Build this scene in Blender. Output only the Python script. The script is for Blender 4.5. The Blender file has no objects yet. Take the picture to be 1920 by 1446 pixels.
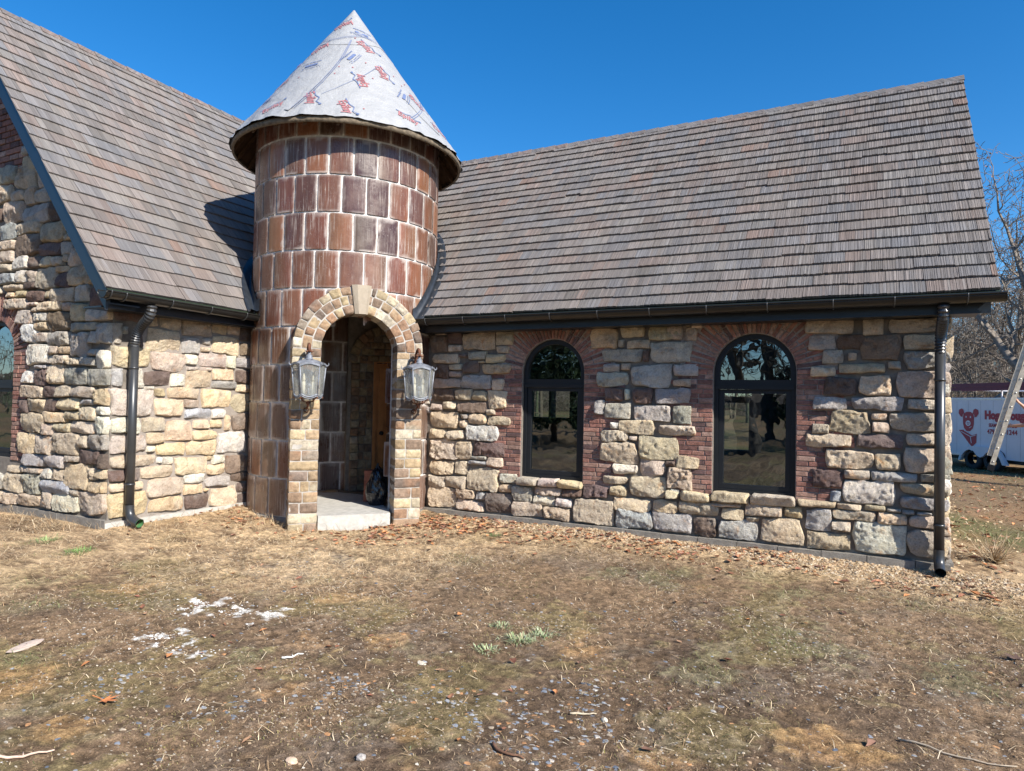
import bpy, math, random
import numpy as np
from mathutils import Vector, Matrix
from mathutils.geometry import tessellate_polygon

# ------------------------------------------------------------------ camera, sky, sun, exposure
scn = bpy.context.scene
COL = scn.collection
C0 = Vector((6.297, -7.113, 1.58))
PITCH, ROLL, YAW = [math.radians(a) for a in (1.29, 1.15, 27.53)]
cam = bpy.data.cameras.new('camera'); camo = bpy.data.objects.new('camera', cam); COL.objects.link(camo)
cam.sensor_width = 36; cam.lens = 36*1260/1920; cam.clip_end = 3000; cam.clip_start = .05
F = Vector((-.462, .887, .0225)); F = Vector((math.cos(PITCH)*-math.sin(YAW), math.cos(PITCH)*math.cos(YAW), math.sin(PITCH)))
R_ = F.cross(Vector((0, 0, 1))).normalized(); U_ = R_.cross(F)
Rr = R_*math.cos(ROLL)+U_*math.sin(ROLL); Ur = U_*math.cos(ROLL)-R_*math.sin(ROLL)
camo.matrix_world = Matrix(((Rr.x, Ur.x, -F.x, C0.x), (Rr.y, Ur.y, -F.y, C0.y), (Rr.z, Ur.z, -F.z, C0.z), (0, 0, 0, 1)))
scn.camera = camo

SUN_AZ, SUN_EL = math.radians(-20.5), math.radians(36)      # from +X towards -Y
sd = Vector((math.cos(SUN_AZ)*math.cos(SUN_EL), math.sin(SUN_AZ)*math.cos(SUN_EL), math.sin(SUN_EL)))
w = bpy.data.worlds.new('World'); scn.world = w; w.use_nodes = True
nt = w.node_tree; nt.nodes.clear()
sky = nt.nodes.new('ShaderNodeTexSky'); sky.sky_type = 'NISHITA'; sky.sun_disc = False
sky.sun_elevation = SUN_EL; sky.sun_rotation = math.atan2(sd.x, sd.y)
sky.altitude = 300; sky.air_density = 1.0; sky.dust_density = .45; sky.ozone_density = 5
hs = nt.nodes.new('ShaderNodeHueSaturation'); hs.inputs['Saturation'].default_value = 1.30
bg = nt.nodes.new('ShaderNodeBackground'); bg.inputs[1].default_value = .112
wo = nt.nodes.new('ShaderNodeOutputWorld')
nt.links.new(sky.outputs[0], hs.inputs['Color']); nt.links.new(hs.outputs[0], bg.inputs[0]); nt.links.new(bg.outputs[0], wo.inputs[0])
sl = bpy.data.lights.new('sun', 'SUN'); sl.energy = 5.0; sl.angle = math.radians(.53); sl.color = (1, .935, .84)
so = bpy.data.objects.new('sun', sl); COL.objects.link(so)
so.rotation_euler = sd.to_track_quat('Z', 'Y').to_euler(); so.location = sd*60
vs = scn.view_settings; vs.view_transform = 'Standard'; vs.look = 'None'; vs.exposure = .78; vs.gamma = 1; vs.use_curve_mapping = False
scn.cycles.max_bounces = 7; scn.cycles.transparent_max_bounces = 24

rng = np.random.default_rng(7); rnd = random.Random(5)
PI = math.pi

# ------------------------------------------------------------------ helpers
def _h(ix, iy, iz, s):
    n = (ix*374761393 + iy*668265263 + iz*2147483647 + s*974634777) & 0xffffffff
    n = ((n ^ (n >> 13))*1274126177) & 0xffffffff
    n = (n ^ (n >> 16)) & 0xffffffff
    return n/4294967295.0
def vnoise(p, s=0):
    p = np.asarray(p, float); i = np.floor(p).astype(np.int64); f = p-i; f = f*f*(3-2*f)
    x, y, z = i[..., 0], i[..., 1], i[..., 2]; fx, fy, fz = f[..., 0], f[..., 1], f[..., 2]
    def L(a, b, t): return a+(b-a)*t
    r = L(L(L(_h(x, y, z, s), _h(x+1, y, z, s), fx), L(_h(x, y+1, z, s), _h(x+1, y+1, z, s), fx), fy),
          L(L(_h(x, y, z+1, s), _h(x+1, y, z+1, s), fx), L(_h(x, y+1, z+1, s), _h(x+1, y+1, z+1, s), fx), fy), fz)
    return r*2-1
def fbm(p, s=0, o=4, g=.5):
    a = 1; t = 0; q = np.asarray(p, float); n = 0
    for k in range(o):
        t = t+a*vnoise(q, s+k*17); n += a; a *= g; q = q*2.03+11.3
    return t/n
def smooth(a, b, x):
    t = np.clip((x-a)/(b-a), 0, 1); return t*t*(3-2*t)

class MB:
    def __init__(s): s.v = []; s.f = []; s.c = []; s.n = 0; s.uv = []
    def add(s, v, f, c=(1, 1, 1), uv=None):
        v = np.asarray(v, float).reshape(-1, 3)
        s.v.append(v); off = s.n; s.n += len(v)
        c = np.asarray(c, float)
        s.c.append(np.tile(c, (len(v), 1)) if c.ndim == 1 else c)
        s.uv.append(np.zeros((len(v), 2)) if uv is None else np.asarray(uv, float))
        if isinstance(f, np.ndarray): s.f.append(f+off)
        else:
            for q in f: s.f.append(np.asarray(q, dtype=np.int64)[None, :]+off)
    def box(s, o, a, b, c, col=(1, 1, 1)):
        """corner o, edge vectors a b c"""
        o, a, b, c = [np.asarray(q, float) for q in (o, a, b, c)]
        v = [o, o+a, o+a+b, o+b, o+c, o+a+c, o+a+b+c, o+b+c]
        s.add(v, np.array([[0, 3, 2, 1], [4, 5, 6, 7], [0, 1, 5, 4], [1, 2, 6, 5], [2, 3, 7, 6], [3, 0, 4, 7]]), col)
    def abox(s, x0, x1, y0, y1, z0, z1, col=(1, 1, 1)): s.box((x0, y0, z0), (x1-x0, 0, 0), (0, y1-y0, 0), (0, 0, z1-z0), col)
    def tube(s, pts, r, n=10, col=(1, 1, 1), cap=True):
        pts = [np.asarray(p, float) for p in pts]
        rs = r if hasattr(r, '__len__') else [r]*len(pts)
        up = None; V = []
        for i, p in enumerate(pts):
            d = pts[min(i+1, len(pts)-1)]-pts[max(i-1, 0)]; d = d/(np.linalg.norm(d)+1e-12)
            if up is None:
                up = np.array([0, 0, 1.]) if abs(d[2]) < .9 else np.array([1., 0, 0])
            a = np.cross(d, up); a /= np.linalg.norm(a)+1e-12; b = np.cross(a, d); up = b
            t = np.arange(n)/n*2*PI
            V.append(p+rs[i]*(np.cos(t)[:, None]*a+np.sin(t)[:, None]*b))
        V = np.concatenate(V); m = len(pts); i = np.arange(n); j = (i+1) % n
        fs = [np.stack([k*n+i, k*n+j, (k+1)*n+j, (k+1)*n+i], 1) for k in range(m-1)]
        s.add(V, np.concatenate(fs), col)
        if cap:
            o = s.n-len(V)
            s.f.append((np.arange(n)[::-1]+o)[None, :]); s.f.append((np.arange(n)+o+(m-1)*n)[None, :])
    def grid(s, P, col=(1, 1, 1), uv=None, closed=False):
        """P (a,b,3)"""
        a, b = P.shape[:2]; idx = np.arange(a*b).reshape(a, b)
        if closed: idx = np.concatenate([idx, idx[:1]], 0)
        f = np.stack([idx[:-1, :-1], idx[1:, :-1], idx[1:, 1:], idx[:-1, 1:]], -1).reshape(-1, 4)
        c = np.asarray(col, float); c = c.reshape(-1, 3) if c.ndim == 3 else c
        s.add(P.reshape(-1, 3), f, c, None if uv is None else uv.reshape(-1, 2))
    def lathe(s, prof, c=(0, 0, 0), n=24, col=(1, 1, 1), a0=0, a1=2*PI):
        t = np.linspace(a0, a1, n+1); P = np.zeros((n+1, len(prof), 3))
        for k, (r, z) in enumerate(prof):
            P[:, k, 0] = c[0]+r*np.cos(t); P[:, k, 1] = c[1]+r*np.sin(t); P[:, k, 2] = c[2]+z
        s.grid(P, col)
    def build(s, name, mat, parent=None, smooth=False, loc=None):
        me = bpy.data.meshes.new(name)
        V = np.concatenate(s.v); 
        if loc is not None: V = V-np.asarray(loc, float)
        me.vertices.add(len(V)); me.vertices.foreach_set('co', V.ravel())
        by = [np.asarray(q) for q in s.f]
        loops = np.concatenate([q.ravel() for q in by]); sizes = np.concatenate([np.full(len(q), q.shape[1]) for q in by])
        me.loops.add(len(loops)); me.loops.foreach_set('vertex_index', loops.astype(np.int32))
        me.polygons.add(len(sizes)); st = np.concatenate([[0], np.cumsum(sizes)[:-1]])
        me.polygons.foreach_set('loop_start', st.astype(np.int32)); me.polygons.foreach_set('loop_total', sizes.astype(np.int32))
        c = np.concatenate(s.c); c = np.concatenate([np.clip(c, 0, 1), np.ones((len(c), 1))], 1)
        at = me.color_attributes.new('Col', 'FLOAT_COLOR', 'POINT'); at.data.foreach_set('color', c.ravel())
        uv = np.concatenate(s.uv)
        if uv.any():
            ul = me.uv_layers.new(name='UVMap'); ul.data.foreach_set('uv', uv[loops].ravel())
        me.update(calc_edges=True); me.validate()
        me.polygons.foreach_set('use_smooth', np.full(len(me.polygons), bool(smooth)))
        me.materials.append(mat)
        o = bpy.data.objects.new(name, me); COL.objects.link(o)
        if loc is not None: o.location = loc
        if parent is not None: o.parent = parent
        return o

def poly_plate(mb, outer, holes, fn, t, col=(1, 1, 1)):
    """outer/holes: lists of 2D; fn(u,w,d)->3D, d depth 0..t"""
    loops = [outer]+holes
    tri = tessellate_polygon([[Vector((p[0], p[1], 0)) for p in l] for l in loops])
    pts = [p for l in loops for p in l]; n = len(pts)
    V = [fn(p[0], p[1], 0) for p in pts]+[fn(p[0], p[1], t) for p in pts]
    fs = [tuple(q) for q in tri]+[tuple(i+n for i in reversed(q)) for q in tri]
    o = 0
    for l in loops:
        m = len(l)
        for i in range(m):
            j = (i+1) % m; fs.append((o+i, o+j, o+j+n, o+i+n))
        o += m
    mb.add(V, fs, col)

def tag(o, label=None, cat=None, group=None, kind=None):
    if label: o['label'] = label
    if cat: o['category'] = cat
    if group: o['group'] = group
    if kind: o['kind'] = kind
    return o
def empty(name, loc=(0, 0, 0), rz=0):
    o = bpy.data.objects.new(name, None); COL.objects.link(o); o.location = loc; o.rotation_euler = (0, 0, rz); o.empty_display_size = .2
    return o

# ------------------------------------------------------------------ materials
class NT:
    def __init__(s, name):
        s.m = bpy.data.materials.new(name); s.m.use_nodes = True; s.t = s.m.node_tree; s.b = s.t.nodes['Principled BSDF']
        s.tc = None
    def n(s, typ, **k):
        x = s.t.nodes.new(typ)
        for a, b in k.items(): setattr(x, a, b)
        return x
    def l(s, a, b): s.t.links.new(a, b)
    def coord(s, uv=False, scale=(1, 1, 1)):
        tc = s.n('ShaderNodeTexCoord'); mp = s.n('ShaderNodeMapping'); mp.inputs['Scale'].default_value = scale
        s.l(tc.outputs['UV' if uv else 'Object'], mp.inputs[0]); return mp.outputs[0]
    def noise(s, co, sc, det=4, rough=.6, dist=0):
        x = s.n('ShaderNodeTexNoise'); x.inputs['Scale'].default_value = sc; x.inputs['Detail'].default_value = det
        x.inputs['Roughness'].default_value = rough; x.inputs['Distortion'].default_value = dist; s.l(co, x.inputs['Vector']); return x.outputs[0]
    def ramp(s, fac, pts):
        x = s.n('ShaderNodeValToRGB'); e = x.color_ramp.elements
        while len(e) < len(pts): e.new(.5)
        for q, (p, c) in zip(e, pts):
            q.position = p; q.color = (*c, 1) if hasattr(c, '__len__') else (c, c, c, 1)
        s.l(fac, x.inputs[0]); return x.outputs[0]
    def mul(s, a, b, fac=1):
        x = s.n('ShaderNodeMix'); x.data_type = 'RGBA'; x.blend_type = 'MULTIPLY'; x.inputs[0].default_value = fac
        s.l(a, x.inputs[6]); s.l(b, x.inputs[7]); return x.outputs[2]
    def mix(s, a, b, fac):
        x = s.n('ShaderNodeMix'); x.data_type = 'RGBA'
        for v, i in ((a, 6), (b, 7)):
            if hasattr(v, 'is_output') or hasattr(v, 'links'): s.l(v, x.inputs[i])
            else: x.inputs[i].default_value = (*v, 1)
        if isinstance(fac, (int, float)): x.inputs[0].default_value = fac
        else: s.l(fac, x.inputs[0])
        return x.outputs[2]
    def math(s, op, a, b):
        x = s.n('ShaderNodeMath', operation=op)
        for v, i in ((a, 0), (b, 1)):
            if isinstance(v, (int, float)): x.inputs[i].default_value = v
            else: s.l(v, x.inputs[i])
        return x.outputs[0]
    def attr(s, n='Col'):
        x = s.n('ShaderNodeAttribute'); x.attribute_name = n; return x.outputs[0]
    def bump(s, h, st, dist=.01):
        x = s.n('ShaderNodeBump'); x.inputs['Strength'].default_value = st; x.inputs['Distance'].default_value = dist
        s.l(h, x.inputs['Height']); s.l(x.outputs[0], s.b.inputs['Normal'])
    def col(s, c):
        if hasattr(c, '__len__'): s.b.inputs['Base Color'].default_value = (*c, 1)
        else: s.l(c, s.b.inputs['Base Color'])
    def set(s, **k):
        for a, b in k.items(): s.b.inputs[a.replace('_', ' ')].default_value = b
        return s
def simple(name, col, rough=.6, metal=0, spec=.4, nsc=30, var=.15, bump=0):
    m = NT(name); co = m.coord(); nz = m.noise(co, nsc)
    a = tuple(c*(1-var) for c in col); b = tuple(min(1, c*(1+var)) for c in col)
    m.col(m.ramp(nz, [(.3, a), (.7, b)])); m.set(Roughness=rough, Metallic=metal, Specular_IOR_Level=spec)
    if bump: m.bump(nz, bump, .01)
    return m.m
def attrmat(name, rough=.8, nsc=25, lo=.75, hi=1.2, bump=.5, bdist=.01, spec=.3, bsc=None, metal=0, fine=None):
    m = NT(name); co = m.coord(); nz = m.noise(co, nsc, 5, .65)
    c = m.mul(m.attr(), m.ramp(nz, [(.28, lo), (.72, hi)])); m.col(c); m.set(Roughness=rough, Specular_IOR_Level=spec, Metallic=metal)
    if bump:
        h = m.noise(co, bsc or nsc*2, 6, .7); 
        if fine: h = m.math('ADD', h, m.math('MULTIPLY', m.noise(co, fine, 4, .8), .45))
        m.bump(h, bump, bdist)
    return m.m

def stone_mat():
    m = NT('fieldstone'); co = m.coord()
    big = m.noise(co, 9, 3, .6); fn = m.noise(co, 70, 5, .75)
    c = m.mul(m.attr(), m.ramp(big, [(.25, (.72, .66, .62)), (.5, (1, 1, 1)), (.78, (1.18, 1.12, 1.0))]))
    c = m.mul(c, m.ramp(fn, [(.25, .55), (.5, 1.0), (.8, 1.3)]))
    st = m.noise(co, 6.5, 4, .6, .6)
    c = m.mix(c, m.mul(c, m.ramp(st, [(0, (1, 1, 1)), (1, (.95, .55, .28))])), m.ramp(st, [(.60, 0), (.72, .75)]))
    m.col(c); m.set(Roughness=.92, Specular_IOR_Level=.2)
    h = m.math('ADD', m.noise(co, 38, 6, .75), m.math('MULTIPLY', m.noise(co, 130, 4, .8), .4)); m.bump(h, 1.0, .030)
    return m.m
def mortar_mat(name, c1, c2):
    m = NT(name); co = m.coord(); m.col(m.ramp(m.noise(co, 12, 6, .7), [(.3, c1), (.7, c2)])); m.set(Roughness=.95, Specular_IOR_Level=.15)
    m.bump(m.noise(co, 60, 6, .8), .7, .01); return m.m
def roof_mat():
    m = NT('roof_tile'); uv = m.coord(True, (1, 1, 1))
    mp = m.n('ShaderNodeMapping'); mp.inputs['Scale'].default_value = (95, 1.6, 1); m.l(uv, mp.inputs[0])
    st = m.noise(mp.outputs[0], 1.0, 3, .6)
    mp2 = m.n('ShaderNodeMapping'); mp2.inputs['Scale'].default_value = (330, 5, 1); m.l(uv, mp2.inputs[0])
    st2 = m.noise(mp2.outputs[0], 1.0, 2, .6)
    co = m.coord(); cl = m.noise(co, 2.2, 4, .6)
    c = m.mul(m.attr(), m.ramp(st, [(.3, .66), (.7, 1.26)])); c = m.mul(c, m.ramp(cl, [(.3, (.94, .96, 1.0)), (.7, (1.06, 1.02, 1.0))]))
    m.col(c); m.set(Roughness=.78, Specular_IOR_Level=.35)
    m.bump(m.math('ADD', st, m.math('MULTIPLY', st2, .5)), .75, .008); return m.m
def glaze_mat(name='glazed_tile', lo=1.0):
    m = NT(name); co = m.coord(); uv = m.coord(True)
    mp = m.n('ShaderNodeMapping'); mp.inputs['Scale'].default_value = (7, 1.6, 1); m.l(uv, mp.inputs[0])
    st = m.noise(mp.outputs[0], 1, 5, .65)
    c = m.mul(m.attr(), m.ramp(st, [(.28, (.72, .70, .70)), (.5, (1, 1, 1)), (.75, (1.3, 1.2, 1.1))]))
    # lime bleeding down from the joints
    mp2 = m.n('ShaderNodeMapping'); mp2.inputs['Scale'].default_value = (60, 2.2, 1); m.l(uv, mp2.inputs[0])
    dr = m.noise(mp2.outputs[0], 1, 4, .7); big = m.noise(co, 3.0, 3, .6)
    mask = m.math('MULTIPLY', m.ramp(dr, [(.53, 0), (.70, 1)]), m.ramp(big, [(.40, .10), (.62, .9)]))
    sp = m.noise(co, 60, 3, .6); mask2 = m.math('MULTIPLY', m.ramp(sp, [(.63, 0), (.70, .5)]), m.ramp(big, [(.4, 0), (.6, 1)]))
    c = m.mix(c, (.52, .47, .43), m.math('MAXIMUM', mask, mask2)); m.col(c)
    m.l(m.math('ADD', m.ramp(m.math('MAXIMUM', mask, mask2), [(0, .0), (1, .5)]), m.ramp(m.noise(co, 5, 4, .7), [(.3, .16), (.7, .5)])), m.b.inputs['Roughness']); m.set(Specular_IOR_Level=.55)
    m.bump(m.math('ADD', m.noise(co, 18, 4, .6), m.math('MULTIPLY', m.noise(co, 90, 3, .6), .35)), .30, .006); return m.m

M = {}
M['stone'] = stone_mat()
M['mortar'] = mortar_mat('dark_mortar', (.135, .12, .102), (.255, .225, .195))
M['mortar_lt'] = mortar_mat('light_mortar', (.30, .28, .25), (.52, .49, .45))
M['limejoint'] = mortar_mat('lime_joint', (.5, .45, .42), (.85, .82, .78))
M['brick'] = attrmat('red_brick', .9, 30, .55, 1.4, .8, .008, .2, 70)
M['block'] = attrmat('archway_stone', .9, 22, .6, 1.35, .8, .012, .2, 45, fine=150)
M['concrete'] = mortar_mat('concrete', (.36, .35, .32), (.56, .54, .5))
M['block_grey'] = mortar_mat('foundation_block', (.17, .155, .135), (.28, .26, .23))
M['roof'] = roof_mat()
M['glaze'] = glaze_mat()
M['black_metal'] = simple('bronze_gutter_metal', (.022, .021, .019), .28, .3, .6, 6, .2)
M['pipe_metal'] = simple('dark_grey_pipe_metal', (.05, .052, .055), .33, .3, .6, 6, .15)
M['blue_trim'] = simple('dark_fascia_metal', (.014, .019, .027), .35, .2, .6, 5, .1)
M['flash'] = simple('flashing_metal', (.03, .036, .045), .35, .3, .5, 12, .3)
M['drip'] = simple('green_drip_edge', (.03, .045, .026), .45, .1, .4)
M['frame'] = simple('window_frame_dark', (.010, .012, .015), .5, 0, .35, 10, .1)
M['wood_old'] = simple('weathered_plywood', (.155, .125, .09), .85, 0, .2, 22, .45, .4)
M['wood_dark'] = simple('old_rafter_wood', (.10, .06, .035), .85, 0, .2, 12, .3, .3)
M['door'] = simple('pine_door', (.46, .20, .065), .5, 0, .4, 6, .2)
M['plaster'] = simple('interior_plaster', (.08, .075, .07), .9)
# ------------------------------------------------------------------ stone tables (cm on the wall plane: left, bottom, right, top, tint)
ST_B = '''122,220,149,242,d 150,231,171,246,p 172,222,220,244,t 222,227,245,246,t 347,220,380,244,y 384,233,412,245,t 416,229,455,246,t 129,242,146,246,t
150,220,171,229,k 222,217,239,226,k 127,205,166,218,t 167,212,178,217,p 180,210,207,220,g 208,205,235,216,t 197,205,207,208,t 130,185,152,204,p
153,196,171,204,k 173,192,197,208,p 202,191,243,204,t 152,187,171,195,k 129,173,170,185,k 171,172,215,190,g 216,171,233,186,t 130,156,161,172,p
162,157,187,171,t 189,157,209,170,t 211,148,237,170,t 124,143,142,152,k 143,145,163,155,k 165,142,209,155,d 210,139,222,147,k 124,121,167,142,t
171,133,182,139,g 183,127,209,140,y 211,126,243,138,t 169,122,181,132,t 124,107,149,119,t 150,106,177,118,t 179,106,227,126,w 124,80,169,106,t
165,81,189,104,t 191,88,205,106,p 205,87,236,105,p 188,82,210,87,g 184,75,210,81,b 211,75,234,86,t 124,60,161,78,t 164,62,182,79,t 183,43,229,73,t
123,43,149,58,t 150,44,181,59,t 230,56,254,68,w 230,44,246,54,y 123,17,165,44,t 166,31,194,44,t 196,32,210,42,b 167,17,208,30,t 211,18,247,42,p
248,35,276,53,g 278,45,313,55,k 314,46,340,55,p 342,47,372,62,p 277,32,305,45,w 307,33,327,43,w 248,17,289,35,t 291,17,326,32,t 329,17,379,46,t
381,221,388,230,g 392,220,418,230,t 419,204,465,227,g 362,204,410,219,g 411,205,417,218,p 364,193,383,203,g 385,195,395,203,k 397,176,443,202,g
356,177,393,193,g 445,177,464,186,t 366,160,388,175,p 389,162,396,174,w 399,158,422,175,p 425,158,464,175,g 353,144,367,161,g 367,140,397,158,g
400,138,443,156,g 445,137,465,156,g 373,128,383,136,w 384,123,424,139,y 362,113,395,127,t 396,116,405,121,k 407,95,451,122,t 361,89,406,113,t
377,77,406,89,w 408,76,437,96,t 437,89,448,95,p 366,65,394,75,t 440,65,467,89,t 374,51,394,63,t 397,53,438,76,t 443,55,453,65,g 455,54,475,64,t
378,36,422,51,t 425,38,452,52,y 452,41,476,52,t 381,16,423,38,b 424,18,468,40,g 436,229,454,244,t 457,227,471,242,k 458,243,463,245,t
464,241,475,245,t 446,188,472,202,g 429,123,470,135,t 449,88,474,101,t 454,39,495,53,k 488,50,518,55,k 522,44,559,56,k 560,45,577,56,y 498,37,521,49,t
523,37,536,42,t 469,17,494,38,p 495,17,534,38,b 537,17,579,44,y 578,231,622,247,t 630,228,648,245,t 652,230,703,244,t 582,214,606,230,k
607,215,632,229,p 628,204,662,228,d 664,214,703,228,k 594,201,613,215,g 617,204,625,212,k 651,195,662,203,k 665,196,703,212,g 583,188,607,198,t
609,192,649,201,t 659,168,703,194,k 596,169,625,188,p 626,170,655,190,y 586,155,617,168,g 621,156,665,169,g 668,157,702,167,k 601,133,637,156,y
638,146,651,153,t 639,134,653,145,t 653,137,703,154,k 585,131,601,141,t 580,118,621,131,y 625,119,665,133,p 667,124,703,135,k 598,98,640,116,t
641,99,663,115,t 665,99,703,121,k 585,78,613,96,p 615,88,637,97,t 638,88,676,97,g 679,90,703,98,g 614,65,659,88,w 663,77,703,88,k 602,65,612,75,b
609,58,630,64,t 632,59,650,65,t 662,63,702,75,g 580,35,603,56,g 604,48,643,58,t 644,47,668,58,y 651,59,663,62,g 664,58,674,62,g 676,58,688,61,g
604,36,621,46,t 670,46,703,58,k 581,17,621,34,t 623,18,668,47,w 669,20,704,44,k'''
ST_S1 = '''255,55,284,65,k 284,56,310,66,k 309,55,341,65,y'''
ST_S2 = '''438,54,453,63,t 455,53,487,64,t 487,55,527,66,t 527,56,571,67,k 572,58,608,65,t'''
ST_G = '''-235,189,-191,212,w -190,200,-172,210,t -171,200,-149,209,t -191,189,-155,199,t -155,188,-130,196,t -128,186,-101,196,g -113,197,-97,205,g
-100,184,-73,203,w -245,167,-217,181,w -216,165,-191,183,p -189,166,-160,188,t -160,166,-113,185,g -214,184,-191,188,g -112,165,-71,183,g
-241,150,-197,164,t -196,151,-172,164,p -171,152,-146,164,t -144,152,-102,164,t -101,145,-69,162,y -242,133,-229,148,p -228,134,-191,149,t
-190,136,-168,149,p -167,138,-125,151,t -124,144,-103,150,g -96,134,-70,143,w -124,127,-97,142,t -242,110,-193,132,t -193,123,-153,135,y
-152,127,-125,137,t -194,108,-174,122,t -174,113,-142,123,t -142,113,-99,126,t -95,113,-68,132,w -248,86,-211,109,t -211,87,-175,108,t
-174,89,-127,112,t -126,97,-110,111,t -110,97,-68,113,g -236,72,-190,85,g -188,73,-151,87,g -150,81,-126,88,k -126,80,-87,95,p -87,77,-66,93,p
-266,62,-238,70,y -235,64,-194,70,t -193,59,-176,71,w -175,59,-151,72,t -150,52,-105,80,t -104,63,-94,77,t -93,66,-70,76,t -299,39,-271,58,w
-270,39,-235,61,t -234,40,-196,63,g -195,44,-138,59,b -137,44,-121,52,t -104,51,-67,63,y -301,24,-239,38,t -238,26,-197,39,t -196,26,-174,44,t
-173,26,-123,45,w -122,28,-70,51,t -319,408,-271,429,g -269,396,-225,424,t -221,393,-196,412,t -324,387,-281,408,t -280,385,-252,397,k
-250,377,-226,397,t -226,376,-185,392,g -296,359,-253,385,t -252,354,-199,375,g -198,352,-172,375,p -299,339,-268,359,b -266,343,-217,356,t
-214,328,-165,351,t -163,338,-150,347,k -268,317,-215,342,d -213,313,-173,328,p -173,312,-149,326,g -166,327,-148,335,t -319,327,-270,338,t
-318,312,-273,326,k -272,302,-237,317,w -236,302,-213,314,d -212,300,-188,312,t -188,300,-169,311,t -168,303,-156,311,t -154,297,-125,318,t
-314,301,-272,310,t -177,292,-155,299,t -316,287,-262,299,b -261,285,-238,300,w -237,285,-222,299,k -220,275,-177,299,t -176,275,-153,292,p
-152,275,-108,296,t -290,277,-247,284,k -245,277,-220,284,p -283,269,-264,275,y -263,268,-239,276,y -238,262,-202,274,p -200,264,-189,272,t
-187,259,-146,275,t -144,257,-112,275,g -110,250,-78,271,p -286,255,-238,267,t -256,236,-224,253,k -235,257,-215,261,k -224,249,-213,255,t
-212,249,-167,260,t -166,248,-148,257,t -222,238,-193,248,w -216,228,-193,237,y -191,226,-149,247,d -147,236,-122,255,t -119,235,-76,248,t
-244,215,-216,236,w -215,214,-195,225,k -194,210,-153,225,g -148,197,-116,223,g -147,225,-100,234,g -115,211,-100,223,g -98,210,-73,232,g
-256,406,-222,435,t'''
ST_E = '''-279,186,-233,210,y -277,164,-264,184,g -252,163,-240,185,w -277,134,-228,162,k -232,184,-189,205,k -189,193,-173,205,w -171,192,-132,208,k
-131,192,-118,207,w -186,186,-172,191,k -168,186,-153,191,k -239,167,-208,183,p -207,167,-189,182,w -186,166,-153,186,y -151,176,-120,190,y
-151,166,-117,176,g -240,161,-227,166,w -226,155,-212,164,y -210,153,-170,166,y -166,142,-124,165,y -226,132,-190,152,y -189,142,-168,152,k
-187,129,-152,141,b -151,129,-131,140,w -240,115,-213,131,k -276,114,-242,131,w -211,103,-177,128,y -176,117,-154,128,y -152,117,-135,127,y
-131,113,-123,133,y -234,102,-213,114,y -176,103,-142,115,y -141,85,-99,111,w -276,93,-235,112,k -222,87,-185,102,y -184,85,-143,102,y
-234,92,-224,99,w -274,77,-223,90,t -221,79,-215,86,w -214,77,-200,86,w -198,63,-156,84,y -155,77,-149,83,y -147,73,-131,84,w -276,63,-242,75,p
-240,63,-202,76,y -155,59,-129,73,y -128,60,-95,83,d -275,52,-235,62,y -231,41,-188,62,k -186,52,-159,63,w -158,45,-123,58,g -186,39,-159,51,y
-120,47,-91,59,p -276,24,-232,51,y -229,23,-186,39,y -183,21,-152,38,p -150,19,-110,43,y -158,40,-152,44,y -109,33,-91,46,p -109,20,-90,31,p
-117,193,-94,206,g -117,173,-94,190,p -117,162,-93,172,t -122,136,-92,159,t -121,113,-91,134,d -280,236,-237,250,p -235,233,-226,248,t
-222,232,-197,247,t -195,227,-154,250,t -152,233,-133,247,t -131,233,-113,247,t -279,210,-266,233,g -252,209,-242,223,p -239,205,-196,231,y
-195,206,-169,225,g -166,218,-154,226,g -169,209,-156,215,y -153,208,-113,231,y -112,227,-93,245,p -265,221,-259,230,g -111,209,-93,226,d'''
PAL = {'t': (.61, .51, .385), 'y': (.67, .54, .375), 'w': (.74, .70, .61), 'g': (.47, .445, .405), 'k': (.58, .495, .41), 'p': (.185, .137, .12), 'd': (.25, .195, .15), 'b': (.46, .47, .465)}
def parse(s): return [(int(a)/100, int(b)/100, int(c)/100, int(d)/100, e) for a, b, c, d, e in (q.split(',') for q in s.split())]
ST = {k: parse(v) for k, v in (('B', ST_B), ('S1', ST_S1), ('S2', ST_S2), ('G', ST_G), ('E', ST_E))}

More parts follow.
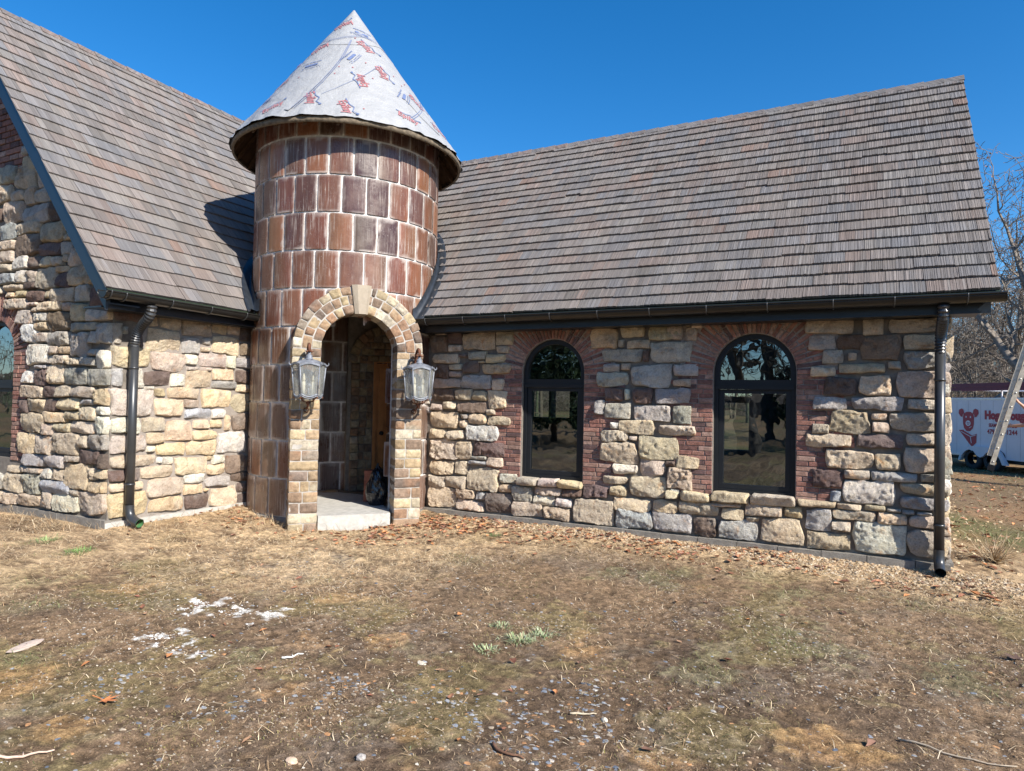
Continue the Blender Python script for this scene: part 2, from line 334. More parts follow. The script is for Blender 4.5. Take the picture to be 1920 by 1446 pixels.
def stone(mb, fn, x0, z0, x1, z1, col, prot, seed, res=.0105, rough=1.0):
    """rock-faced fieldstone; fn(u,z,d) maps wall coords (d outwards) to 3D"""
    r = np.random.default_rng(seed)
    w, h = x1-x0, z1-z0
    nx = int(max(7, min(54, w/res))); nz = int(max(6, min(42, h/res)))
    s = np.sin(np.linspace(-1, 1, nx+1)*PI/2*.86)/math.sin(PI/2*.86); t = np.sin(np.linspace(-1, 1, nz+1)*PI/2*.86)/math.sin(PI/2*.86)
    S, T = np.meshgrid(s, t, indexing='ij')
    k = r.uniform(.02, .11)
    sq = 1-k*(S*T)**2*np.array([1.0])
    U = (x0+x1)/2+S*w/2*sq; Z = (z0+z1)/2+T*h/2*sq
    off = seed*7.13
    rim = np.maximum(abs(S), abs(T))
    P = np.stack([U*9+off, Z*9, np.full_like(U, off)], -1)
    wob = .004+min(w, h)*.10*smooth(.4, 1, rim)
    U = U+wob*fbm(P*.9, 3, 2); Z = Z+wob*fbm(P*.9+40, 5, 2)
    # tilt of corners
    U = U+T*w*r.uniform(-.03, .03)*(S); Z = Z+S*h*r.uniform(-.05, .05)*T
    e = np.clip((1-abs(S)**r.uniform(8, 16))*(1-abs(T)**r.uniform(7, 13)), 0, 1)**.42
    P2 = np.stack([U*1.0, Z*1.0, np.full_like(U, off*.1)], -1)
    rel = fbm(P2*8+off, 11, 3)*.024+(.5-abs(fbm(P2*17+off, 21, 3)))*.028+fbm(P2*44+off, 31, 3)*.030
    D = e*(prot*r.uniform(.8, 1.15)+rough*rel*(e**.5)+.010*(S*r.uniform(-1, 1)+T*r.uniform(-1, 1)))-.015*(rim > .999)
    for _ in range(5):
        a_ = r.uniform(0, 2*PI); D = np.minimum(D, prot*r.uniform(.75, 1.25)-(S*math.cos(a_)+T*math.sin(a_))*r.uniform(.010, .045)+rel*.35+.008)
    D = D-.015*(rim > .999)
    c = np.array(PAL[col])*r.uniform(.88, 1.22)*np.array([r.uniform(.96, 1.05), 1, r.uniform(.9, 1.08)])
    q = fn(U, Z, D); cc = np.tile(c, q.shape[:2]+(1,))*(1+.16*fbm(P2*14+off, 41, 2))[..., None]
    # grey lichen and rust patches
    lich = smooth(.12, .5, fbm(P2*5+off*3, 51, 3))[..., None]; cc = cc*(1-.4*lich)+np.array([.36, .34, .31])*.4*lich
    mb.grid(q, cc)

def overl(r, L, m=.0):
    for (a, b, c, d, *_) in L:
        if r[0] < c-m and r[2] > a+m and r[1] < d-m and r[3] > b+m: return True
    return False
def fill_stones(mb, fn, x0, x1, z0, z1, taken, seed, prot, clip=None, res=.02):
    """random fieldstones in the stretches whose stones were not measured one by one"""
    r = random.Random(seed); z = z0; i = 0
    while z < z1-.05:
        h = r.choice([.12, .15, .19, .24]); x = x0-r.random()*.2
        while x < x1:
            wd = r.uniform(.16, .42)*(1 if h > .13 else .7)
            a, b = max(x, x0), min(x+wd, x1)
            if b-a > .07:
                if h > .2 and r.random() < .35: parts = [(a, z, b, z+h*.52), (a, z+h*.52, b, z+h)]
                else: parts = [(a, z, b, z+h)]
                for (p, q, s, t) in parts:
                    q2 = (p+.012, q+.012, s-.012, min(t-.012, z1))
                    if q2[3]-q2[1] < .05 or overl(q2, taken, .02): continue
                    if clip and not clip((p+s)/2, (q+t)/2): continue
                    stone(mb, fn, *q2, r.choice('tttttygkkwpgtyb'), prot, 5000+seed*1000+i, res); i += 1
            x += wd
        z += h

# ------------------------------------------------------------------ the house
house = empty('stone_house', (0, 0, 0))
tag(house, 'fieldstone house with a round brown tile corner tower between two steep tiled wings', 'house')

TAN = math.tan(math.radians(49.4)); CS = math.cos(math.radians(49.4)); SN = math.sin(math.radians(49.4))
EZ = 2.622
YB = .30; XA = -.78; YG = -2.75
def fnB(u, z, d): u = np.asarray(u, float); return np.stack([u+0*z, YB-d+0*u+0*z, z+0*u], -1)
def fnG(u, z, d): u = np.asarray(u, float); return np.stack([u+0*z, YG-d+0*u+0*z, z+0*u], -1)
def fnE(u, z, d): u = np.asarray(u, float); return np.stack([XA+d+0*u+0*z, u+0*z, z+0*u], -1)

WIN = [(2.985, .405), (5.29, .41)]; WZ0, WTR, WSP = .64, 1.80, 1.925
GWIN = (-3.09, .41, .78, 1.92, 2.02)
def arch(cx, hw, z0, zs, n=24, r=None):
    r = r or hw
    return [(cx-hw, z0), (cx+hw, z0)]+[(cx+hw*math.cos(a), zs+r*math.sin(a)) for a in np.linspace(0, PI, n+1)]

# ---- right wing walls
wall = MB()
holes = [arch(c, h, WZ0, WSP) for c, h in WIN]
poly_plate(wall, [(1.02, -.3), (7.0, -.3), (7.0, 2.62), (1.02, 2.62)], holes, lambda u, z, d: (u, YB+d, z), .28)
fw = wall.build('front_wall', M['mortar'], house); fw['label'] = 'right wing front wall of dark mortar and mixed fieldstone'
back = MB()
RO = [(.52, .945, 1.27, 1.95), (.985, 1.38, 1.27, 1.95), (4.02, 4.62, .82, 1.62), (3.95, 4.66, 1.72, 1.98)]
poly_plate(back, [(-1, -.3), (7.0, -.3), (7.0, 2.62), (-1, 2.62)], [[(a, c), (b, c), (b, d), (a, d)] for a, b, c, d in RO], lambda u, z, d: (u, 4.7+d, z), .25)
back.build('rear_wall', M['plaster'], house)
gw = MB()
poly_plate(gw, [(YB+.28, -.3), (4.7, -.3), (4.7, 2.62), (2.5, 5.3), (YB+.28, 2.62)], [], lambda u, z, d: (6.73+d, u, z), .25)
gw.build('end_wall', M['mortar'], house)
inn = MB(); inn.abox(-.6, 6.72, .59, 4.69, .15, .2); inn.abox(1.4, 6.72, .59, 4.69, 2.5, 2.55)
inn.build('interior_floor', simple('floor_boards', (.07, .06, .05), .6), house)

sb = MB()
i = 0
for q in ST['B']:
    if q[0] < 1.12: q = (1.12,)+q[1:]
    stone(sb, fnB, q[0]-.002, q[1]-.001, q[2]+.002, min(q[3], 2.46)+.001, q[4], .062, 100+i); i += 1
for k in ('S1', 'S2'):
    for q in ST[k]:
        stone(sb, fnB, q[0]+.003, q[1]+.0, q[2]-.003, q[3], q[4], .115, 100+i, .0125, .5); i += 1
# corner stones returned round the gable end
fnX = lambda u, z, d: np.stack([6.98+d+0*u+0*z, np.asarray(u, float)+0*z, np.asarray(z, float)+0*u], -1)
z = .2; k = 0
while z < 2.45:
    h = [.2, .14, .24, .17][k % 4]; wd = [.42, .25, .35][k % 3]
    stone(sb, fnX, YB-.05, z+.01, YB-.05+wd, z+h-.01, 'tkywg'[k % 5], .06, 900+k); z += h; k += 1
fill_stones(sb, fnX, .68, 4.9, .2, 2.5, [], 3, .06, res=.03)
TAKEN_B = ST['B']+ST['S1']+ST['S2']
def brickzone(x, z): return any(abs(x-c) < h+.33 for c, h in WIN) and z > .6
fill_stones(sb, fnB, 1.15, 7.0, .17, 2.46, TAKEN_B, 4, .05, clip=lambda x, z: not brickzone(x, z))
o = sb.build('fieldstone_facing', M['stone'], fw, True)
fb = MB()
x = 1.15; k = 0
while x < 7.03:
    x2 = min(x+.40, 7.03); fb.abox(x+.003, x2-.003, YB-.078-.003*(k % 2), YB+.02, -.25, .158-.002*(k % 3), (1, 1, 1)); x = x2; k += 1
fb.abox(6.9, 7.06, YB+.03, 4.9, -.25, .157)
fb.build('foundation_course', M['block_grey'], fw)

# ---- red brick round the openings
def brick(mb, fn, x0, z0, x1, z1, d, seed, rot=None, c=(0, 0)):
    r = random.Random(seed)
    base = r.choice([(.27, .135, .105), (.235, .115, .092), (.29, .155, .12), (.185, .10, .085), (.135, .085, .08), (.27, .165, .13), (.32, .21, .17)])
    j = .0025
    P = [(x0, z0), (x1, z0), (x1, z1), (x0, z1)]
    P = [(a+r.uniform(-j, j), b+r.uniform(-j, j)) for a, b in P]
    if rot is not None:
        ca, sa = math.cos(rot), math.sin(rot); P = [(c[0]+a*ca-b*sa, c[1]+a*sa+b*ca) for a, b in P]
    cx_ = sum(p[0] for p in P)/4; cz_ = sum(p[1] for p in P)/4
    d = d+r.uniform(-.004, .005)
    V = [fn(a, b, -.02) for a, b in P]+[fn(a, b, d-.004) for a, b in P]+[fn(cx_+(a-cx_)*.94, cz_+(b-cz_)*.84, d) for a, b in P]
    f = [(0, 1, 5, 4), (1, 2, 6, 5), (2, 3, 7, 6), (3, 0, 4, 7), (4, 5, 9, 8), (5, 6, 10, 9), (6, 7, 11, 10), (7, 4, 8, 11), (8, 9, 10, 11)]
    mb.add(V, f, np.array(base)*r.uniform(.85, 1.2))
def surround(fn, cx, hw, z0, zs, taken, seed, ztop, parent, side=(-1, 1), left_w=.34, right_w=.36):
    mb = MB(); r = random.Random(seed); k = 0
    zc = z0-.02; P = .0515
    while zc < zs+.02:
        for s in side:
            e = hw+.008; lim = hw+(left_w if s < 0 else right_w)+r.uniform(-.05, .05); x = e
            if r.random() < .5: x2 = x+r.uniform(.06, .12)
            else: x2 = x+r.uniform(.15, .21)
            while x < lim:
                a, b = cx+s*x, cx+s*(x2-.01); a, b = min(a, b), max(a, b)
                if 1: brick(mb, fn, a, zc, b, zc+P-.008, .014, seed*999+k)
                k += 1; x = x2; x2 = x+r.uniform(.13, .21)
        zc += P
    n = 33
    for i in range(n):
        a = PI*(i+.5)/n; ca, sa = math.cos(a), math.sin(a)
        th = PI*(hw+.01)/n*.86
        r0 = hw+.008
        L = r.choice([.30, .27, .33]); cut = r.choice([None, .5, .38])
        segs = [(0, L)] if cut is None else [(0, L*cut-.005), (L*cut+.005, L)]
        for s0, s1 in segs:
            mid = r0+(s0+s1)/2; X, Z = cx+mid*ca, zs+mid*sa
            if Z+.02 > ztop-.0: 
                s1 = min(s1, (ztop-zs)/max(sa, .01)-r0)
                if s1-s0 < .03: continue
            pass
            brick(mb, fn, r0+s0, -th*.5, r0+s1, th*.5, .016, seed*77+i, rot=a, c=(cx, zs))
    return mb.build('brick_surround', M['brick'], parent)
jm = MB()
for c, h in WIN: poly_plate(jm, [(c-h-.36, .6), (c+h+.38, .6), (c+h+.38, 2.44), (c-h-.36, 2.44)], [arch(c, h+.004, WZ0-.002, WSP)], lambda u, z, d: (u, YB-.004+d, z), .02)
jm.build('brick_joint_mortar', simple('brick_joint', (.31, .265, .235), .95, 0, .1, 40, .25, .3), fw)

# ---- windows
def glass_mat():
    m = NT('window_glass'); t = m.t; t.nodes.remove(m.b)
    tr = m.n('ShaderNodeBsdfTransparent'); tr.inputs[0].default_value = (.36, .42, .40, 1)
    gl = m.n('ShaderNodeBsdfGlossy'); gl.inputs['Roughness'].default_value = .012; gl.inputs[0].default_value = (.66, .76, .82, 1)
    lw = m.n('ShaderNodeLayerWeight'); lw.inputs[0].default_value = .42
    f = m.math('ADD', m.math('MULTIPLY', lw.outputs['Fresnel'], 1.0), .22)
    co = m.coord(); bp = m.n('ShaderNodeBump'); bp.inputs['Strength'].default_value = .10; bp.inputs['Distance'].default_value = .02
    m.l(m.noise(co, 3.2, 2, .5), bp.inputs['Height']); m.l(bp.outputs[0], gl.inputs['Normal'])
    mx = m.n('ShaderNodeMixShader'); m.l(f, mx.inputs[0]); m.l(tr.outputs[0], mx.inputs[1]); m.l(gl.outputs[0], mx.inputs[2])
    m.l(mx.outputs[0], t.nodes['Material Output'].inputs[0]); return m.m
M['glass'] = glass_mat()
def window(fn, cx, hw, z0, ztr, zs, label, parent, surr):
    w0 = MB()
    top = [(cx-hw+.055, ztr+.05), (cx+hw-.055, ztr+.05)]+[(cx+(hw-.055)*math.cos(a), zs+(hw-.055)*math.sin(a)) for a in np.linspace(0, PI, 25)]
    low = [(cx-hw+.045, z0+.045), (cx+hw-.045, z0+.045), (cx+hw-.045, ztr-.05), (cx-hw+.045, ztr-.05)]
    poly_plate(w0, arch(cx, hw, z0, zs), [low, top], lambda u, z, d: fn(u, z, -.035-d), .09)
    win = w0.build('window', M['frame'], parent); win['label'] = label
    s = MB()
    inn_ = [(cx-hw+.10, z0+.10), (cx+hw-.10, z0+.10), (cx+hw-.10, ztr-.095), (cx-hw+.10, ztr-.095)]
    poly_plate(s, [(cx-hw+.047, z0+.047), (cx+hw-.047, z0+.047), (cx+hw-.047, ztr-.052), (cx-hw+.047, ztr-.052)], [inn_], lambda u, z, d: fn(u, z, -.052-d), .05)
    lip = .012
    poly_plate(s, [(cx-hw+.012, ztr-.052), (cx+hw-.012, ztr-.052), (cx+hw-.012, ztr-.012), (cx-hw+.012, ztr-.012)], [], lambda u, z, d: fn(u, z, -.022-d), .012)
    s.build('sash', M['frame'], win)
    for nm, lp, dd in (('pane', [(a, b) for a, b in [(cx-hw+.095, z0+.095), (cx+hw-.095, z0+.095), (cx+hw-.095, ztr-.09), (cx-hw+.095, ztr-.09)]], -.075),
                   ('pane', [(cx-hw+.05, ztr+.045), (cx+hw-.05, ztr+.045)]+[(cx+(hw-.05)*math.cos(a), zs+(hw-.05)*math.sin(a)) for a in np.linspace(0, PI, 25)], -.07)):
        p = MB(); tri = tessellate_polygon([[Vector((a, b, 0)) for a, b in lp]])
        p.add([fn(a, b, dd) for a, b in lp], [tuple(q) for q in tri]); p.build(nm, M['glass'], win)
    return win
fB1 = lambda u, z, d: (u, YB-d, z)
fG1 = lambda u, z, d: (u, YG-d, z)
for i, (c, h) in enumerate(WIN):
    wn = window(fB1, c, h, WZ0, WTR, WSP, ['arched dark framed window nearer the tower', 'arched dark framed window nearer the downspout'][i], house, None)
    surround(fB1, c, h, WZ0, WSP, TAKEN_B, 31+i, 2.44, wn)

# ---- left wing walls
def clipG(x, z):
    return z < EZ-.1+TAN*(-.50-x) and z < EZ-.1+TAN*(x+6.7)
gwall = MB()
gc, gh, gz0, gtr, gsp = GWIN
poly_plate(gwall, [(-6.4, -.3), (XA, -.3), (XA, 2.86), (-3.6, 6.15), (-6.4, 2.86)], [arch(gc, gh, gz0, gsp)], lambda u, z, d: (u, YG+d, z), .3)
ga = gwall.build('gable_wall', M['mortar'], house); ga['label'] = 'left wing gable wall with a red brick panel high up'
ew = MB(); poly_plate(ew, [(YG+.3, -.3), (-.55, -.3), (-.55, 2.75), (YG+.3, 2.75)], [], lambda u, z, d: (XA-d, u, z), .3)
eo = ew.build('side_wall', mortar_mat('sunlit_mortar', (.22, .19, .165), (.33, .29, .255)), house); eo['label'] = 'short sunlit wall between the left downspout and the tower'  # lighter copy of the wall mortar, sunlight put into its colour
iw = MB(); iw.abox(-6.3, -1.2, 0.2, .4, -.1, 3.0); iw.abox(-6.3, -1.1, -2.4, .2, .1, .15)
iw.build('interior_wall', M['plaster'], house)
bw = MB(); bw.abox(-6.4, -6.1, YG+.31, 5.9, -.3, 2.8); bw.abox(-6.0, -1.3, 5.6, 5.9, -.3, 2.8); bw.build('far_wall', M['mortar'], house)
gs = MB(); i = 0
BRK = lambda x, z: z > 4.05 and x < -2.45
for q in ST['G']:
    if q[2] > XA: q = q[:2]+(XA-.005,)+q[3:]
    if q[0] > XA-.04: continue
    stone(gs, fnG, q[0]-.003, q[1]-.002, min(q[2]+.003, XA+.02), q[3]+.002, q[4], .075, 2000+i); i += 1
def gfree(x, z):
    if abs(x-gc) < gh+.27 and gz0-.05 < z < gsp+.1: return False
    if math.hypot(x-gc, z-gsp) < gh+.27 and z > gsp: return False
    return clipG(x-.05, z) and not BRK(x, z)
fill_stones(gs, fnG, -6.4, XA-.01, .24, 5.9, ST['G'], 8, .07, clip=gfree)
gs.build('fieldstone_facing', M['stone'], ga, True)
es = MB(); i = 0
for q in ST['E']:
    y0, y1 = max(q[0], YG), q[2]
    if y1-y0 < .03: continue
    stone(es, fnE, y0-.001, q[1]-.001, y1+.001, min(q[3], 2.5)+.001, q[4], .045, 3000+i, rough=.6); i += 1
fill_stones(es, fnE, YG+.02, -.9, .2, 2.5, ST['E'], 9, .03)
es.build('fieldstone_facing', M['stone'], eo, True)
fb = MB(); x = -6.4; k = 0
while x < XA+.03:
    x2 = min(x+.4, XA+.05); fb.abox(x+.003, x2-.003, YG-.05-.003*(k % 2), YG+.02, -.25, .235-.002*(k % 3)); x = x2; k += 1
fb.build('foundation_course', M['block_grey'], ga)
fb = MB(); fb.abox(XA-.02, XA+.052, YG-.045, -.85, -.25, .205); fb.build('foundation_course', M['concrete'], eo)
gwn = window(fG1, gc, gh, gz0, 1.66, gsp, 'arched window in the left gable reflecting blue sky', house, None)
surround(fG1, gc, gh, gz0, gsp, ST['G'], 41, 5, gwn, left_w=.22, right_w=.22)
bk = MB(); z = 4.07; k = 0
while z < 6.0:
    x = -4.9+(.1 if k % 2 else 0)
    while x < -2.35:
        x2 = x+.2
        if clipG(x2+.06, z) and clipG(x, z): brick(bk, fG1, x, z, x2-.012, z+.062, .03, 7000+k); 
        x = x2; k += 1
    z += .075
poly_plate(bk, [(-4.9, 4.05), (-2.40, 4.05), (-2.42, 4.7), (-3.3, 5.75), (-3.9, 5.75), (-4.9, 4.7)], [], lambda u, z, d: (u, YG-.012+d, z), .02, (.16, .12, .10))
bk.build('brick_panel', M['brick'], ga)

# ------------------------------------------------------------------ roofs
def roof_tiles(name, p_of, u0, u1, nrows, expo, umin, umax, wlo, whi, strip, seed, parent, jit=.004, keep=None, thick=.020):
    """p_of(u, s, h) -> 3D, u along the eave, s up the slope, h off the deck. Courses of grooved tiles."""
    r = np.random.default_rng(seed); V = []; Cc = []; UV = []
    pal = np.array([(.188, .168, .152), (.172, .162, .157), (.20, .162, .142), (.168, .163, .162), (.205, .19, .174), (.188, .16, .143), (.212, .155, .128), (.155, .141, .128), (.20, .176, .16)])
    pal_p = np.array([.24, .17, .07, .12, .12, .12, .025, .05, .12])
    for row in range(nrows):
        s0 = row*expo; u = u0-r.uniform(0, .3)
        while u < u1:
            wd = r.uniform(wlo, whi); tdrop = r.normal(0, jit); th = thick+r.uniform(-.003, .005)
            if r.random() < .015: tdrop -= .02
            c = pal[r.choice(9, p=pal_p/pal_p.sum())]*r.uniform(.90, 1.10)
            c2 = pal[r.choice(9, p=pal_p/pal_p.sum())]*r.uniform(.86, 1.14)
            a = u
            while a < u+wd-.004:
                b = min(a+r.uniform(*strip), u+wd-.003)
                if u+wd-.003-b < strip[0]*.6: b = u+wd-.003
                mid = (a+b)/2; sm = s0+expo/2
                lo = max(a, u0, umin(s0)); hi = min(b, u1, umax(s0+expo))
                if hi-lo > .004 and (keep is None or keep(mid, sm)):
                    dd = tdrop+r.normal(0, jit*.5); hh = th+r.uniform(-.002, .002)
                    sa, sbb = s0-dd, s0+expo+.02
                    g = .0012
                    t_ = r.random(); cs = (c*(1-t_)+c2*t_ if (mid-u)/wd > .45 else c)*r.uniform(.86, 1.12)
                    for (uu, ss, h_) in ((lo+g, sa, .0), (hi-g, sa, .0), (hi-g, sa, hh), (lo+g, sa, hh), (lo+g, sbb, .004), (hi-g, sbb, .004)):
                        V.append(p_of(uu, ss, h_)); Cc.append(cs); UV.append((uu+row*3.7, ss))
                a = b
            u += wd
    n = len(V)//6; base = (np.arange(n)*6)[:, None]
    mb = MB(); f4 = np.concatenate([base+np.array([[0, 1, 2, 3]]), base+np.array([[3, 2, 5, 4]])])
    mb.add(np.array(V), f4, np.array(Cc), np.array(UV))
    f3 = np.concatenate([base+np.array([[0, 3, 4]]), base+np.array([[1, 5, 2]])]); mb.f.append(f3)
    return mb.build(name, M['roof'], parent)
YE = -.05
def pB(u, s, h): return (u, YE+s*CS-h*SN, EZ+s*SN+h*CS)
XE = 7.35
LB = 2.55/CS
valley = lambda s: -(s*CS+.47)
# decks are clipped clear of the tower shaft
def deckmesh(pf, u0, u1, L, keep, name, parent, n=(90, 44)):
    mb = MB(); us = np.linspace(u0, u1, n[0]+1); ss = np.linspace(0, L, n[1]+1)
    V = [pf(u, s, -.006) for u in us for s in ss]+[pf(u, s, -.05) for u in us for s in ss]
    m = n[1]+1; N = len(us)*m; fs = []
    for i in range(n[0]):
        for j in range(n[1]):
            if keep((us[i]+us[i+1])/2, (ss[j]+ss[j+1])/2):
                a = i*m+j; fs.append((a, a+m, a+m+1, a+1)); fs.append((N+a, N+a+1, N+a+m+1, N+a+m))
    mb.add(V, fs, (1, 1, 1)); return mb.build(name, M['blue_trim'], parent)
keepB = lambda u, s: (u > valley(s)-.06) and math.hypot(u, YE+s*CS) > 1.23
roofB = deckmesh(pB, -3.0, XE-.005, LB, keepB, 'roof', house); roofB['label'] = 'right wing roof of grooved grey brown tiles'
roof_tiles('roof_tiles', pB, -3.1, XE, 23, LB/23, valley, lambda s: XE+.006, .20, .34, (.006, .03), 11, roofB, .0035, lambda u, s: math.hypot(u, YE+s*CS) > 1.30, .027)
def pB2(u, s, h): return (u, 5.05-s*CS+h*SN, EZ+s*SN+h*CS)
deckmesh(pB2, -1, 7.02, LB, lambda u, s: True, 'rear_slope', roofB, (4, 4))
# ridge caps
def caps(pt, n, step, along, up1, up2, parent, seed, mat, hw=.11):
    mb = MB(); r = random.Random(seed)
    for i in range(n):
        p = np.array(pt)+np.array(along)*step*i; q = p+np.array(along)*(step+.03)
        c = np.array(r.choice([(.17, .15, .14), (.15, .14, .132), (.185, .145, .125), (.17, .157, .148)]))*r.uniform(.85, 1.1)
        lift0, lift1 = .020, .006
        for up in (up1, up2):
            up = np.array(up); nrm = np.cross(up, along); nrm = nrm if nrm[2] > 0 else -nrm
            z = np.array([0, 0, 1.])
            A, B = p+nrm*lift0*.8+z*lift0*.2, q+nrm*lift1
            Cq, Dq = A-up*hw, B-up*hw
            V = [A, B, Dq, Cq, A-nrm*.02, B-nrm*.012, Dq-nrm*.012, Cq-nrm*.02]
            mb.add(V, [(0, 1, 2, 3), (7, 6, 5, 4), (0, 3, 7, 4), (1, 0, 4, 5), (2, 1, 5, 6), (3, 2, 6, 7)], c, [(a[0]*.3+a[1]*.3+i*.3, k*.1) for k, a in enumerate(V)])
    return mb.build('ridge_cap', mat, parent)
RZ = EZ+2.55*TAN
caps((XE+.01, 2.5, RZ+.012), 50, .207, (-1, 0, 0), (0, CS, SN), (0, -CS, SN), roofB, 3, M['roof'])

# left wing roof
def eaveX(y): return -.36-.08*(y+3.1) if y < -.6 else -.56
def pA(u, s, h):
    L = (3.6+eaveX(u))/CS; k = s/LA; x = eaveX(u)-(3.6+eaveX(u))*k
    zt = EZ+(6.49-EZ)*k
    return (x+h*SN, u, zt+h*CS)
LA = 3.14/CS
def keepA(u, s):
    x, y, zz = pA(u, s, 0)
    if math.hypot(x, y) < 1.30: return False
    return not (zz < RZ and y > -x-.44)
roofA = deckmesh(pA, -3.08, 6.0, LA, lambda u, s: (lambda p: math.hypot(p[0], p[1]) > 1.23 and not (p[2] < RZ and p[1] > -p[0]-.36))(pA(u, s, 0)), 'roof', house)
roofA['label'] = 'left wing roof of pinkish grey smooth tiles, partly in the tower shadow'
roof_tiles('roof_tiles', pA, -3.10, 6.0, 24, LA/24, lambda s: -3.105, lambda s: 6, .24, .36, (.02, .15), 12, roofA, .003, keepA, .024)
def pA2(u, s, h): q = pA(u, s, h); return (-7.2-q[0], q[1], q[2])
deckmesh(pA2, -3.08, 6.0, LA, lambda u, s: True, 'rear_slope', roofA, (4, 4))
caps((-3.6, -3.11, 6.50), 39, .24, (0, 1, 0), (-CS, 0, SN), (CS, 0, SN), roofA, 4, M['roof'], .12)

# fascia, soffits, rake boards
fs = MB(); fs.abox(1.1, XE-.06, YE+.045, YE+.065, 2.43, 2.60); fs.abox(1.1, XE-.14, YE+.07, YB+.02, 2.435, 2.447)
fs.abox(XE-.10, XE-.062, YE+.07, .33, 2.449, 2.58)
fs.build('fascia', M['blue_trim'], house)
fs = MB()
# rake fascia of the left gable: front board and the soffit behind it
def rake(x, y, drop, dz=0): return (x, y, EZ+(6.49-EZ)*(eaveX(-3.1)-x)/(3.6+eaveX(-3.1))-drop)
xa, xb = eaveX(-3.1)-.01, -3.6
for (y0, y1, d0, d1) in ((-3.085, -3.06, .012, .235), (-3.06, -3.04, .012, .175), (-3.04, YG+.02, .155, .17)):
    V = [rake(xa, y0, d0), rake(xb, y0, d0), rake(xb, y0, d1), rake(xa, y0, d1), rake(xa, y1, d0), rake(xb, y1, d0), rake(xb, y1, d1), rake(xa, y1, d1)]
    fs.add(V, [(0, 1, 2, 3), (7, 6, 5, 4), (0, 4, 5, 1), (1, 5, 6, 2), (2, 6, 7, 3), (3, 7, 4, 0)])
    V = [(-7.2-a, b, c) for a, b, c in V]; fs.add(V, [(3, 2, 1, 0), (4, 5, 6, 7), (1, 5, 4, 0), (2, 6, 5, 1), (3, 7, 6, 2), (0, 4, 7, 3)])
r_ = fs.build('rake_board', M['blue_trim'], house); r_['label'] = 'dark blue black board along the sloping edge of the left gable'
fs = MB(); V = []
fs.box((eaveX(-3.0)-.065, -3.05, 2.43), (-.16, 2.1, 0), (.02, 0, 0), (0, 0, .16)); fs.abox(XA-.02, -.50, -3.05, -.9, 2.44, 2.455)
fs.build('fascia', M['blue_trim'], house)

# gutters: half-round troughs with strap hangers
def gutter(p0, p1, out, r, parent, label, straps, n=14):
    p0, p1, out = np.array(p0, float), np.array(p1, float), np.array(out, float); ax = (p1-p0)/np.linalg.norm(p1-p0)
    mb = MB(); a = np.linspace(PI, 2*PI, n+1)
    prof = [(-math.cos(t)*-1*r, math.sin(t)*r) for t in a]
    prof = [(r*math.cos(t), r*math.sin(t)) for t in a]
    # rolled bead at the outer lip, thin back flange
    bead = [(r+.009*math.cos(t)+.002, .004+.009*math.sin(t)) for t in np.linspace(-PI*.9, PI*.9, 8)]
    pr = [(-r, .02)]+prof+bead
    P = np.array([[p+out*u+np.array([0, 0, z]) for u, z in pr] for p in (p0, p1)])
    mb.grid(P); P2 = np.array([[p+out*u*.955+np.array([0, 0, z*.955]) for u, z in prof] for p in (p0, p1)]); mb.grid(P2)
    for p in (p0, p1):
        q = [p+out*u+np.array([0, 0, z]) for u, z in prof]; mb.add(q, [tuple(range(len(q)))])
        mb.tube([x+0 for x in q], .006, 6)
    g = mb.build('gutter', M['black_metal'], parent, True); g['label'] = label
    for s in straps:
        c = p0+ax*s; st = MB(); pts = [c+out*(r+.007)*math.cos(t)+np.array([0, 0, (r+.007)*math.sin(t)]) for t in np.linspace(PI*.98, 2.06*PI, 16)]
        st.tube(pts, .0065, 6); st.build('gutter_strap', M['pipe_metal'], g, True)
    return g
GR = .066
gutter((1.27, -.135, 2.572), (7.375, -.135, 2.572), (0, -1, 0), GR, house, 'long half round gutter along the right wing eave', [.18, .73, 1.31, 1.88, 2.45, 3.03, 3.62, 4.2, 4.78, 5.28, 5.83])
d = np.array([-.15, 1.95, 0]); d /= np.linalg.norm(d); ou = (d[1], -d[0], 0)
gutter((-.29, -3.17, 2.572), (-.445, -1.02, 2.572), ou, GR, house, 'short half round gutter above the left downspout', [.05, .21, .75, 1.27, 1.8, 2.1])
dr = MB(); dr.box((1.15, YE-.02, 2.585), (XE-1.15, 0, 0), (0, .05, .03), (0, .012, .012)); dr.box((1.15, YE-.028, 2.577), (XE-1.15, 0, 0), (0, .012, .0), (0, 0, .03))
dr.box((eaveX(-3.08)+.028, -3.10, 2.580), (-.155, 2.1, 0), (.012, 0, 0), (0, 0, .032))
dr.build('drip_edge', M['drip'], house)

